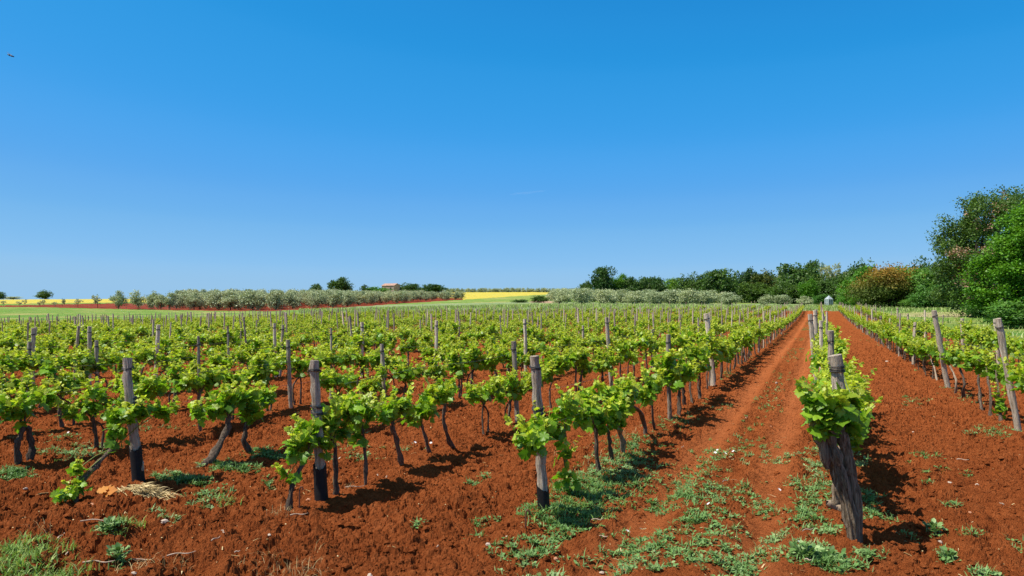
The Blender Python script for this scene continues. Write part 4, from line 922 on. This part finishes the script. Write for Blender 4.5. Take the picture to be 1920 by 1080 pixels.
TR = [  # name kind seed x Y ytop width label
 ('oak_tree', 'oak', 1, 1098, 250, 528, 24, 'small round dark bush-like tree at the left end of the woodland'),
 ('oak_tree', 'oak', 2, 1133, 245, 504, 44, 'tall dark tree rising highest at the left end of the woodland'),
 ('oak_tree', 'bright', 1, 1160, 248, 518, 34, 'mid green round tree directly right of the tall dark one'),
 ('oak_tree', 'oak', 3, 1187, 246, 517, 44, 'wide green tree behind the middle of the right olive grove'),
 ('oak_tree', 'oak', 4, 1208, 250, 518, 30, 'dark tree with a flat top behind the right olive grove'),
 ('oak_tree', 'oak', 5, 1238, 244, 518, 28, 'dark round separate tree behind the grey-green olives'),
 ('oak_tree', 'bright', 2, 1262, 252, 522, 34, 'light green low tree between two dark round ones'),
 ('oak_tree', 'oak', 6, 1290, 240, 516, 50, 'broad dark tree left of the gap in the treeline'),
 ('oak_tree', 'oak', 2, 1352, 232, 509, 72, 'very broad domed dark tree standing right of the treeline gap'),
 ('oak_tree', 'oak', 3, 1396, 240, 514, 30, 'narrow dark tree right of the broad domed one'),
 ('oak_tree', 'oak', 1, 1412, 234, 508, 34, 'dark pointed tree before the brownish-green crown'),
 ('oak_tree', 'orange', 1, 1432, 230, 511, 46, 'brownish-green tree with a rusty tinge in mid treeline'),
 ('acacia_tree', 'pale', 1, 1460, 240, 501, 26, 'pale dry-looking airy tree poking above the treeline centre'),
 ('oak_tree', 'oak', 5, 1462, 236, 520, 44, 'low dark tree in front of the pale airy one'),
 ('oak_tree', 'oak', 4, 1490, 215, 499, 80, 'huge broad dark green tree dominating the mid treeline'),
 ('oak_tree', 'oak', 6, 1508, 240, 491, 42, 'dark tree with the highest top behind the huge broad one'),
 ('oak_tree', 'oak', 2, 1527, 238, 493, 36, 'dark tall tree left of the two pale yellow ones'),
 ('acacia_tree', 'pale', 2, 1549, 212, 495, 30, 'pale yellow airy tree, left one of two'),
 ('acacia_tree', 'pale', 3, 1571, 212, 494, 28, 'pale yellow airy tree, right one of two'),
 ('oak_tree', 'oak', 3, 1553, 205, 521, 50, 'dark low tree directly behind the small greenhouse'),
 ('oak_tree', 'oak', 1, 1590, 222, 507, 40, 'dark tree right of the pale yellow trees'),
 ('oak_tree', 'oak', 5, 1618, 210, 494, 48, 'dark tree with dense top above the bright green ones'),
 ('ash_tree', 'bright', 3, 1600, 180, 520, 56, 'bright green tree sloping down towards the greenhouse'),
 ('ash_tree', 'bright', 1, 1645, 160, 499, 76, 'bright green wide tree behind the rusty-leaved one'),
 ('ash_tree', 'bright', 2, 1692, 150, 498, 70, 'bright green tree behind the right half of the rusty one'),
 ('oak_tree', 'oak', 6, 1737, 140, 485, 66, 'dark domed tree standing above the green thicket'),
 ('ash_tree', 'shrub', 1, 1755, 112, 505, 70, 'green bushy tree between the rusty tree and the tall oak'),
 ('ash_tree', 'shrub', 2, 1790, 110, 520, 60, 'green undergrowth tree at the foot of the tall oak'),
 ('ash_tree', 'shrub', 3, 1735, 108, 535, 56, 'medium green bush with layered boughs right of the rusty tree'),
 ('wild_bush', 'shrub', 1, 1772, 114, 553, 60, 'light green bush at the meadow edge below the tall oak'),
 ('wild_bush', 'shrub', 2, 1720, 110, 560, 50, 'dark green bush at the right foot of the rusty tree'),
 ('wild_bush', 'shrub', 3, 1808, 100, 556, 50, 'bush in shade where the meadow meets the oak'),
 ('wild_bush', 'bright', 2, 1585, 150, 557, 32, 'bright low bush right of the small greenhouse'),
 ('wild_bush', 'bright', 3, 1610, 140, 556, 34, 'bright low bush left of the rusty tree'),
 ('wild_bush', 'shrub', 1, 1535, 185, 552, 28, 'green bush left of the small greenhouse'),
 ('wild_bush', 'shrub', 2, 1846, 64, 566, 60, 'dark shrub at the left foot of the biggest green tree'),
 ('wild_bush', 'shrub', 3, 1890, 52, 575, 60, 'shrub with pale twigs below the biggest green tree'),
 ('wild_bush', 'shrub', 1, 1925, 46, 566, 100, 'leafy shrub at the right edge below the biggest tree'),
 ('oak_tree', 'oak', 4, 1965, 90, 400, 240, 'dark tree hidden behind the biggest bright tree at right'),
 ('oak_tree', 'oak', 2, 1225, 262, 517, 44, 'dark tree of the back line behind the right olive grove'),
 ('oak_tree', 'bright', 3, 1176, 262, 519, 60, 'mid green tree of the back line next to the tallest left one'),
 ('oak_tree', 'oak', 4, 1318, 265, 519, 60, 'low dark tree filling the gap in the treeline'),
 ('oak_tree', 'oak', 5, 1374, 258, 513, 50, 'dark tree behind the broad domed one'),
 ('oak_tree', 'oak', 1, 1440, 246, 512, 60, 'dark tree directly behind the brownish-green crown'),
 ('oak_tree', 'oak', 3, 1420, 226, 530, 60, 'low dark tree under the brownish-green crown'),
 ('oak_tree', 'oak', 6, 1475, 205, 528, 60, 'dark tree at the foot of the huge broad one'),
 ('oak_tree', 'oak', 2, 1530, 210, 517, 50, 'dark tree under the two pale yellow trees'),
 ('oak_tree', 'bright', 1, 1514, 200, 524, 34, 'light green tree between the huge tree and the greenhouse'),
 ('oak_tree', 'oak', 4, 1575, 200, 512, 60, 'dark tree rising right behind the greenhouse roof'),
 ('oak_tree', 'oak', 1, 1602, 192, 505, 60, 'dark tree behind the bright sloping one'),
 ('ash_tree', 'shrub', 2, 1690, 135, 520, 70, 'green leafy mass behind the rusty tree'),
 ('ash_tree', 'bright', 3, 1720, 130, 505, 60, 'bright green tree with a flat top right of the rusty one'),
 ('oak_tree', 'oak', 2, 1775, 125, 494, 70, 'dark green tree in the gap beside the tall oak'),
 ('olive_tree', 'olive', 1, 1432, 160, 552, 26, 'lone olive tree standing apart, left one of three'),
 ('olive_tree', 'olive', 2, 1467, 160, 553, 30, 'lone olive tree standing apart, middle one of three'),
 ('olive_tree', 'olive', 3, 1508, 160, 555, 30, 'lone olive tree standing apart, right one of three'),
 ('wild_bush', 'oak', 5, 1013, 185, 554, 32, 'dark low bush beside the patch of pale earth'),
 ('wild_bush', 'oak', 6, 975, 190, 561, 30, 'low scrub left of the patch of pale earth'),
 ('oak_tree', 'oak', 1, 636, 330, 521, 40, 'dark round tree rising highest above the left olive grove'),
 ('oak_tree', 'oak', 3, 594, 330, 532, 24, 'small dark round tree left of the highest one'),
 ('pine_tree', 'cypress', 1, 686, 330, 534, 20, 'small bluish conifer left of the stone house'),
 ('oak_tree', 'oak', 5, 776, 350, 531, 56, 'wide low dark tree right of the stone house'),
 ('oak_tree', 'oak', 2, 810, 350, 533, 44, 'low dark tree merging with the wide one by the house'),
 ('oak_tree', 'oak', 4, 752, 345, 537, 20, 'small dark tree touching the stone house'),
 ('wild_bush', 'bright', 1, 712, 330, 538.5, 46, 'green bush in front of the stone house'),
 ('oak_tree', 'oak', 6, 83, 380, 544, 24, 'lone dark round tree beyond the yellow field at left'),
 ('oak_tree', 'oak', 2, -2, 380, 547, 22, 'dark tree cut by the left picture edge beyond the field'),
 ('wild_bush', 'olive', 2, 25, 390, 556, 30, 'faint grey scrub beyond the yellow field at far left'),
]
for i, (nm, kind, sd, x, Y, yt, w, lab) in enumerate(TR):
    if kind == 'orange':
        cm, L = crown(71, 1.0, .96, .5, 17, 480, 16, .045, .1); fit(cm, 1.0, .03, 1); TREEV[('orange', sd)] = (cm.mesh('crown', [M['bronze']]), limbs(3, L, .2, .02).mesh('trunk', [M['treebark']]))
    if 'back line' in lab or 'behind' in lab: yt += 3
    elif nm == 'oak_tree' and Y > 200 and yt < 520 and x > 1100: yt -= 3
    dark_far = kind in ('oak',) and Y > 200 and Y < 300
    put_tree(nm, kind, sd, x, Y, yt, w * 1.06, lab, 'tree' if nm != 'wild_bush' else 'bush', GT if Y > 130 and nm != 'wild_bush' else None)
# rusty tree in the meadow
def rusty():
    Y = 118; x = 1668; X = (x - CX) / F * Y; z = tz(X, Y); w = 130 * Y / F; h = H + (HY - 500) / F * Y - z
    mb, L = crown(5, w, h * .95, h * .5, 22, 1100, 18, .24, .2); fit(mb, w, .1, h); e = empty('rusty_tree', (X, Y, z))
    # upper leaves rusty, lower ones green
    V = mb.v[0]; T = mb.t[0]; hh = V[:, 2] / h; k = np.clip((hh - .42 + .25 * (vn(V[:, 0] * .8, V[:, 2] * .8, 3) - .5)) * 2.4, 0, 1) ; T[:, 1] = np.clip(T[:, 1] * 1.1 * (.1 + k), 0, .85)
    mb.obj('crown', M['orange'], e); limbs(2, L, h * .3, .25).obj('trunk', M['treebark'], e)
    tag(e, 'round tree with rusty orange-brown upper foliage at the meadow edge', 'tree')
rusty()
def sublobes(blobs, seed, per, lo, hi, flat=1.0):
    r = random.Random(seed); out = []
    for (x, y, rx, ry, n) in blobs:
        for _ in range(per):
            a = r.uniform(0, 6.28); k = r.random() ** .5; q = r.uniform(lo, hi)
            out.append((x + math.cos(a) * k * rx * .8, y + math.sin(a) * k * ry * .85, q, q * flat * r.uniform(.7, 1.1), max(7, int(n / per * 1.0))))
    return out
def big_oak():
    Y = 66; cx = 1832; X = (cx - CX) / F * Y; z = tz(X, Y); s = Y / F; e = empty('tall_oak', (X, Y, z)); mb = MB()
    r = np.random.default_rng(8); tot = None; Ls = []
    for i, (x, y, rx, ry, n) in enumerate(sublobes([(1850, 410, 45, 34, 150), (1810, 430, 34, 30, 120), (1878, 400, 30, 28, 100), (1790, 450, 24, 24, 70), (1845, 465, 56, 40, 200), (1800, 500, 36, 30, 120), (1775, 478, 18, 16, 40), (1870, 470, 40, 50, 160), (1850, 530, 50, 40, 170), (1810, 545, 34, 30, 100), (1912, 372, 22, 20, 60), (1905, 400, 24, 24, 70), (1785, 492, 20, 14, 40), (1828, 385, 22, 14, 50), (1865, 378, 20, 12, 46), (1840, 580, 34, 26, 90), (1868, 560, 40, 34, 110)], 3, 7, 8, 17)):
        c = np.array([(x - cx) * s, r.uniform(-3, 3), H + (HY - y) * s - z]); rad = np.array([rx * s, rx * s, ry * s]); Ls.append((c, rad))
        q = nrm(r.normal(size=(n, 3))); pp = c + q * rad * (.65 + .45 * r.random((n, 1))); per = 24
        pts = np.repeat(pp, per, 0) + r.normal(size=(n * per, 3)) * .26; out = np.repeat(q, per, 0); m = n * per
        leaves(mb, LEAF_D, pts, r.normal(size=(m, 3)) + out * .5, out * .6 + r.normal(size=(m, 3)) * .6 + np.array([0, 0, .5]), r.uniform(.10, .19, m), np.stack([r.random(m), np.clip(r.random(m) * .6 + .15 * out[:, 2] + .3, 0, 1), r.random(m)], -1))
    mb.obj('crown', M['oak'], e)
    db = MB()
    for (x, y, rx, ry, n) in [(1800, 520, 22, 20, 26), (1815, 545, 24, 20, 26), (1840, 550, 18, 16, 16), (1768, 478, 14, 8, 12), (1822, 470, 30, 14, 10), (1795, 535, 14, 10, 12), (1835, 410, 40, 30, 10)]:
        c = np.array([(x - cx) * s, -2.2, H + (HY - y) * s - z]); q = r.normal(size=(n, 3)) * np.array([rx * s * .5, .7, ry * s * .5]); pts = np.repeat(c + q, 22, 0) + r.normal(size=(n * 22, 3)) * .2; m = len(pts)
        leaves(db, LEAF_D, pts, r.normal(size=(m, 3)), r.normal(size=(m, 3)) + np.array([0, -.6, .6]), r.uniform(.10, .18, m), np.stack([r.random(m)] * 3, -1))
    db.obj('dead_foliage', M['dead'], e)
    limbs(4, Ls, 3.0, .28).obj('trunk', M['treebark'], e)
    tag(e, 'tall dark oak with patches of dead pinkish-brown leaves', 'tree')
big_oak()
def big_ash():
    Y = 52; cx = 1925; X = (cx - CX) / F * Y; z = tz(X, Y); s = Y / F; e = empty('ash_tree', (X, Y, z)); mb = MB(); r = np.random.default_rng(18); Ls = []
    for i, (x, y, rx, ry, n) in enumerate(sublobes([(1915, 420, 34, 36, 170), (1895, 450, 36, 30, 170), (1880, 490, 38, 30, 180), (1920, 480, 50, 50, 300), (1868, 520, 32, 22, 130), (1890, 545, 44, 30, 200), (1930, 560, 50, 40, 240), (1965, 470, 60, 80, 260), (1960, 410, 40, 40, 160), (1875, 570, 24, 18, 80), (1900, 590, 36, 22, 120), (2000, 540, 60, 60, 160), (1860, 500, 18, 14, 50), (1852, 545, 16, 14, 40)], 9, 8, 8, 18, .8)):
        c = np.array([(x - cx) * s, r.uniform(-2.5, 2.5), H + (HY - y) * s - z]); rad = np.array([rx * s, rx * s, ry * s]); Ls.append((c, rad))
        q = nrm(r.normal(size=(n, 3))); pp = c + q * rad * (.7 + .35 * r.random((n, 1))); per = 22
        pts = np.repeat(pp, per, 0) + r.normal(size=(n * per, 3)) * np.array([.28, .28, .17]); out = np.repeat(q, per, 0); m = n * per
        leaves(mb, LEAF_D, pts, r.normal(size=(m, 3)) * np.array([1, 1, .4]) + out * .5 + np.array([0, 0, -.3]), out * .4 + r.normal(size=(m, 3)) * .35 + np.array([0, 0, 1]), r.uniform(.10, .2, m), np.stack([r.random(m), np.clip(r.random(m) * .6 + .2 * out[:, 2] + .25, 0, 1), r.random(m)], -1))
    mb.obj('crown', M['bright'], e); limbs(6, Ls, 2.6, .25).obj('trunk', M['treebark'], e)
    tag(e, 'big bright green leafy tree cut by the right picture edge', 'tree')
big_ash()
# olives ------------------------------------------------------------
def olives():
    r = random.Random(3); n = 0
    def pix(X, Y): return CX + F * X / Y, HY + (H - tz(X, Y)) * F / Y
    cand = []
    for i in range(-60, 60):
        for j in range(0, 60):
            a = .35; gx, gy = i * 5.2, 100 + j * 7.0
            X = gx * math.cos(a) + (gy - 100) * math.sin(a) + r.uniform(-.7, .7); Y = gy * 1.0 - gx * math.sin(a) * .5 + r.uniform(-.7, .7)
            if Y < 120 or Y > 380: continue
            x, y = pix(X, Y); lo = np.interp(x, [270, 320, 500, 640, 750, 868], [578, 581, 583, 576, 568, 561.5])
            if 330 < x < 868 and y < lo and y > lo - 15 and Y < 370: cand.append((Y, X, x, y))
    cand.sort(); cand = cand[:185] if len(cand) > 150 else cand
    for Y, X, x, y in cand:
        h = r.uniform(3.6, 4.5) * float(np.interp(x, [600, 860], [1, .72])); w = h * r.uniform(.92, 1.15)
        put_tree('olive_tree', 'olive', r.randrange(1, 6), x, Y, HY + (H - tz(X, Y) - h) * F / Y, w * F / Y, 'grey-green olive tree in the dense grove on red soil', 'olive tree', 'olive trees of the left grove')
    print('OLIVES left', len(cand))
    for (x, y, ht, w, lab) in [(222, 574, 29, 27, 'round two-tiered olive on red soil, leftmost full-grown one'), (259, 577, 33, 26, 'second full-grown olive from the left on red soil'), (285, 574, 28, 24, 'olive behind the second and third full-grown ones at left'), (302, 580, 27, 24, 'third full-grown olive from the left at the soil edge'), (318, 572, 24, 22, 'olive at the left end of the dense grove')]:
        Y = 158; put_tree('olive_tree', 'olive', int(x) % 5 + 1, x, Y, y - ht, w * 1.05, lab, 'olive tree')
    for (x, y, ht, w, lab) in [(183, 576, 23, 18, 'scraggy young olive with open branches'), (146, 573, 13, 15, 'low bushy young olive right of the thin one'), (117, 571, 11, 9, 'thin young olive sapling on red soil'), (103, 572, 6, 9, 'tiny grey shrub on red soil'), (82, 571, 9, 6, 'thin sapling below the lone dark tree'), (75, 571, 7, 9, 'small grey sapling below the lone dark tree'), (47, 570, 9, 8, 'small sapling at the far left orchard edge'), (36, 571, 6, 8, 'tiny grey bush at the far left orchard edge'), (7, 570, 6, 9, 'small grey sapling by the left picture edge')]:
        Y = 165; put_tree('young_olive', 'youngolive', int(x) % 3 + 1, x, Y, y - ht, w * 1.1, lab, 'olive tree')
    # right grove
    m = 0
    for j in range(9):
        for i in range(40):
            Y = 172 + j * 11 + r.uniform(-1.5, 1.5); x = 1046 + i * (6.3 * F / Y) * .9 + r.uniform(-8, 8) + (j % 2) * 12
            hi = np.interp(x, [1046, 1100, 1200, 1230, 1320, 1400], [9, 9, 8, 9, 6, 3])
            if x > np.interp(j, [0, 8], [1388, 1330]) or j >= hi or (1150 < x < 1165 and j == 0): continue
            h = r.uniform(3.0, 4.0); put_tree('olive_tree', 'olive', r.randrange(1, 6), x, Y, HY + (H - tz((x - CX) / F * Y, Y) - h) * F / Y, h * 1.35 * F / Y, 'silvery olive tree in the grove below the dark woodland', 'olive tree', 'olive trees of the right grove', sink=.06); m += 1
    print('OLIVES right', m)
    q = 0
    for i in range(46):
        x = 838 + i * 6.0 + r.uniform(-1, 1); Y = 397 + r.uniform(-3, 2); put_tree('olive_tree', 'olive', r.randrange(1, 6), x, Y, 537.2 + r.uniform(-1, 1.5), 8.8 + r.random() * 2.5, 'small distant olive tree in the line on the hilltop', 'olive tree', 'olive trees lining the hilltop', sink=.25); q += 1
olives()
def tallgrass():
    r = np.random.default_rng(6); mb = MB()
    n = 26000; xp = r.uniform(560, 1900, n); Y = 92 + 60 * r.random(n) ** 1.3; X = (xp - CX) / F * Y; ok = Y > yend(xp) + .5; X = X[ok]; Y = Y[ok]; m = len(X); Z = ground(X, Y)
    an = r.uniform(0, 6.28, m); leaves(mb, (LEAF_BL[0] * np.array([2.0, 1, 1]), LEAF_BL[1]), np.stack([X, Y, Z - .05], -1), np.stack([np.cos(an) * .25, np.sin(an) * .25, np.ones(m)], -1), np.stack([-np.cos(an), -np.sin(an), an * 0 + .2], -1), r.uniform(.25, .6, m), np.stack([r.random(m), np.clip(r.normal(size=m) * .2 + .75, 0, 1), r.random(m)], -1))
    n = 11000; X = r.uniform(18, 60, n); Y = r.uniform(24, 110, n); p, a = PA(X, Y); ok = (p > 6.0) & (np.abs(X / Y) < .75); X = X[ok]; Y = Y[ok]; m = len(X); Z = ground(X, Y); an = r.uniform(0, 6.28, m)
    leaves(mb, (LEAF_BL[0] * np.array([1.6, 1, 1]), LEAF_BL[1]), np.stack([X, Y, Z - .03], -1), np.stack([np.cos(an) * .5, np.sin(an) * .5, np.ones(m)], -1), np.stack([-np.cos(an), -np.sin(an), an * 0 + .2], -1), r.uniform(.12, .4, m), np.stack([r.random(m), np.clip(vn(X * .15, Y * .15, 4) * .7 + .35 + r.normal(size=m) * .15, 0, 1), r.random(m)], -1))
    tag(mb.obj('tall_grass', M['grass']), 'pale tall grass growing beyond the far ends of the vine rows', 'grass', kind='stuff')
tallgrass()
# ------------------------------------------------------------------ house, greenhouse, insect
def boxv(x0, x1, y0, y1, z0, z1):
    return [(x0, y0, z0), (x1, y0, z0), (x1, y1, z0), (x0, y1, z0), (x0, y0, z1), (x1, y0, z1), (x1, y1, z1), (x0, y1, z1)], [(0, 3, 2, 1), (4, 5, 6, 7), (0, 1, 5, 4), (1, 2, 6, 5), (2, 3, 7, 6), (3, 0, 4, 7)]
def box(mb, *a, mi=0): V, Fc = boxv(*a); mb.add(V, Fc, mi, smooth=False)
def house():
    Y = 342; s = Y / F; x0, x1 = (717 - CX) * s, (749 - CX) * s; X = (x0 + x1) / 2; z = tz(X, Y); zt = lambda y: H + (HY - y) * s - z
    e = empty('stone_house', (X, Y, z), .0); e.rotation_euler = (0, 0, math.radians(-24)); w = 6.6; d = 5.0; he = zt(535.8); hr = zt(532)
    mb = MB(); box(mb, -w / 2, w / 2, -d / 2, d / 2, -1, he)
    for xx in (-w / 2, w / 2 - .01):     # gable ends
        mb.add([(xx, -d / 2, he + .002), (xx, d / 2, he + .002), (xx, 0, hr - .1), (xx + .012, -d / 2, he + .002), (xx + .012, d / 2, he + .002), (xx + .012, 0, hr - .1)], [(0, 1, 2), (5, 4, 3)], smooth=False)
    mb.obj('wall', M['stonewall'], e)
    rf = MB(); o_ = .2
    for sg in (-1, 1):
        a = [(-w / 2 - o_, sg * (d / 2 + o_), he - .1), (w / 2 + o_, sg * (d / 2 + o_), he - .1), (w / 2 + o_, 0, hr), (-w / 2 - o_, 0, hr)]
        b = [(q[0], q[1], q[2] + .15) for q in a]; rf.add(a + b, [(0, 1, 2, 3), (7, 6, 5, 4), (0, 4, 5, 1), (0, 3, 7, 4), (1, 5, 6, 2)], smooth=False)
    rf.obj('roof', M['rooftile'], e)
    for xx in (-1.6, 1.5):
        m = MB(); box(m, xx - .35, xx + .35, -d / 2 - .03, -d / 2 - .004, he - 1.9, he - .9); m.obj('window', M['dark'], e)
    m = MB(); box(m, -.2, .7, -d / 2 - .03, -d / 2 - .004, -.5, he - 1.6); m.obj('door', M['dark'], e)
    tag(e, 'old stone farmhouse with a terracotta tiled roof on the hill', 'house')
house()
def greenhouse():
    Y = 150; s = Y / F; X = (1554 - CX) * s; z = tz(X, Y); e = empty('greenhouse', (X, Y, z), .3); w = .54; he = H + (HY - 561) * s - z; hr = H + (HY - 554.5) * s - z
    fr = MB(); c = [(-w, -w), (w, -w), (w, w), (-w, w)]
    for (x, y) in c: tube(fr, [Vector((x, y, -.1)), Vector((x, y, he))], [.04, .04], 6)
    for i in range(4):
        a = c[i]; b = c[(i + 1) % 4]; tube(fr, [Vector((*a, he)), Vector((*b, he))], [.035, .035], 6); tube(fr, [Vector((*a, he * .5)), Vector((*b, he * .5))], [.02, .02], 5); m_ = ((a[0] + b[0]) / 2, (a[1] + b[1]) / 2); tube(fr, [Vector((*m_, 0)), Vector((*m_, he))], [.025, .025], 5); tube(fr, [Vector((*a, he)), Vector((0, 0, hr))], [.035, .035], 6)
    fr.obj('frame', M['white'], e)
    g = MB(); k = w - .03
    for i in range(4):
        a = (c[i][0] * .97, c[i][1] * .97); b = (c[(i + 1) % 4][0] * .97, c[(i + 1) % 4][1] * .97)
        g.add([(*a, 0), (*b, 0), (*b, he - .04), (*a, he - .04)], [(0, 1, 2, 3)], smooth=False)
    g.obj('glass', M['film'], e)
    rf = MB(); rf.add([(q[0] * 1.03, q[1] * 1.03, he + .05) for q in c] + [(0, 0, hr + .05)], [(0, 1, 4), (1, 2, 4), (2, 3, 4), (3, 0, 4)], smooth=False); rf.obj('roof', M['filmroof'], e)
    tag(e, 'small pale greenhouse with a pointed roof under the trees', 'greenhouse')
greenhouse()
def insect():
    Y = 2.0; c = Vector(((20.5 - CX) / F * Y, Y, H + (HY - 104.5) / F * Y)); e = empty('flying_insect', c); mb = MB()
    P = smoothpath([Vector((-.0095, 0, .0045)), Vector((-.003, 0, .001)), Vector((.003, 0, -.001)), Vector((.009, 0, -.003))], 10)
    tube(mb, P, [.0005, .0016, .002, .0021, .0014, .0020, .0021, .0014, .0015, .0004], 8); mb.obj('body', M['insect'], e)
    for sg in (-1, 1):
        w = MB(); leaves(w, LEAF_OV, [[-.001, 0, .002]], [[-.7, sg * .8, .8]], [[.5, 0, .6]], [.012], [[.5, .5, .5]]); w.obj('wing', M['wing'], e)
    tag(e, 'tiny dark flying insect high in the blue sky', 'insect')
insect()

def cloud():
    m, nt, out = mat('cloud_vapour'); v = nd(nt, 'ShaderNodeVolumePrincipled'); v.inputs['Color'].default_value = (1, 1, 1, 1); v.inputs['Density'].default_value = .004; nt.links.new(v.outputs[0], out.inputs[1])
    mb = MB(); r = random.Random(2)
    for (x, y, w, h) in [(985, 362, 46, 5), (1008, 359, 34, 4), (965, 364, 22, 3)]:
        Y = 5200 + r.uniform(-60, 60); s = Y / F; c = Vector(((x - CX) * s, Y, H + (HY - y) * s)); P = [c + Vector((t * w * s * .5, 0, 3 * math.sin(t * 2) + t * t * 4)) for t in np.linspace(-1, 1, 15)]
        tube(mb, P, [max(.3, h * s * .5 * math.sqrt(max(0, 1 - t * t))) for t in np.linspace(-1, 1, 15)], 12, .1, 3)
    tag(mb.obj('cloud_wisp', m), 'faint thin white cloud wisp in the middle of the sky', 'cloud', kind='stuff')
cloud()
# ------------------------------------------------------------------ light, sky, camera
sdir = Vector((-.76, -.17, 1.38)).normalized(); el = math.asin(sdir.z)
L = bpy.data.lights.new('sun', 'SUN'); L.energy = 5.0; L.angle = math.radians(.53); L.color = (1, .955, .87)
lo = bpy.data.objects.new('sun', L); COL.objects.link(lo); lo.rotation_euler = sdir.to_track_quat('Z', 'Y').to_euler()
SKYMAP = [(.13, (30, 132, 208)), (.162, (38, 142, 217)), (.191, (48, 152, 226)), (.258, (72, 163, 236)), (.342, (98, 172, 238)), (.429, (118, 183, 238)), (.584, (140, 194, 239)), (.68, (152, 197, 234))]
W = bpy.data.worlds.new('World'); scene.world = W; W.use_nodes = True; nt = W.node_tree; nt.nodes.clear()
out = nt.nodes.new('ShaderNodeOutputWorld'); bg = nt.nodes.new('ShaderNodeBackground'); sky = nt.nodes.new('ShaderNodeTexSky')
sky.sky_type = 'NISHITA'; sky.sun_disc = False; sky.sun_elevation = el; sky.sun_rotation = math.atan2(sdir.x, sdir.y)
sky.air_density = 1.0; sky.dust_density = .35; sky.ozone_density = 3.0; sky.altitude = 50
sp = nd(nt, 'ShaderNodeSeparateColor'); nt.links.new(sky.outputs[0], sp.inputs[0])
mu = nd(nt, 'ShaderNodeMath', operation='MULTIPLY'); mu.inputs[1].default_value = .12; nt.links.new(sp.outputs[0], mu.inputs[0])
def lin(*c): return tuple(((v / 255 + .055) / 1.055) ** 2.4 if v > 10 else v / 3295 for v in c)
rp_ = ramp(nt, mu.outputs[0], [(q, lin(*c)) for q, c in SKYMAP])
rp_.color_ramp.interpolation = 'CARDINAL'
sc_ = nd(nt, 'ShaderNodeVectorMath', operation='SCALE'); sc_.inputs['Scale'].default_value = 1 / .12; nt.links.new(rp_.outputs[0], sc_.inputs[0])
tcw = nd(nt, 'ShaderNodeTexCoord'); sx_ = nd(nt, 'ShaderNodeSeparateXYZ'); nt.links.new(tcw.outputs['Generated'], sx_.inputs[0])
mr = nd(nt, 'ShaderNodeMapRange'); mr.inputs[1].default_value = .42; mr.inputs[2].default_value = .68; nt.links.new(sx_.outputs[2], mr.inputs[0])
high = mixc(nt, mr.outputs[0], sc_.outputs[0], sky.outputs[0]); nt.links.new(high, bg.inputs[0]); bg.inputs[1].default_value = .094
nt.links.new(bg.outputs[0], out.inputs[0])
cam = bpy.data.cameras.new('camera'); co = bpy.data.objects.new('camera', cam); COL.objects.link(co); scene.camera = co
co.location = (0, 0, H); co.rotation_euler = (math.pi / 2, 0, 0); cam.sensor_width = 36; cam.lens = 36 * F / 1920; cam.shift_y = (HY - 540) / 1920
cam.clip_end = 20000; cam.clip_start = .05
scene.view_settings.view_transform = 'Standard'; scene.view_settings.look = 'None'; scene.view_settings.exposure = .352; scene.view_settings.gamma = 1
scene.cycles.max_bounces = 6; scene.cycles.transparent_max_bounces = 6
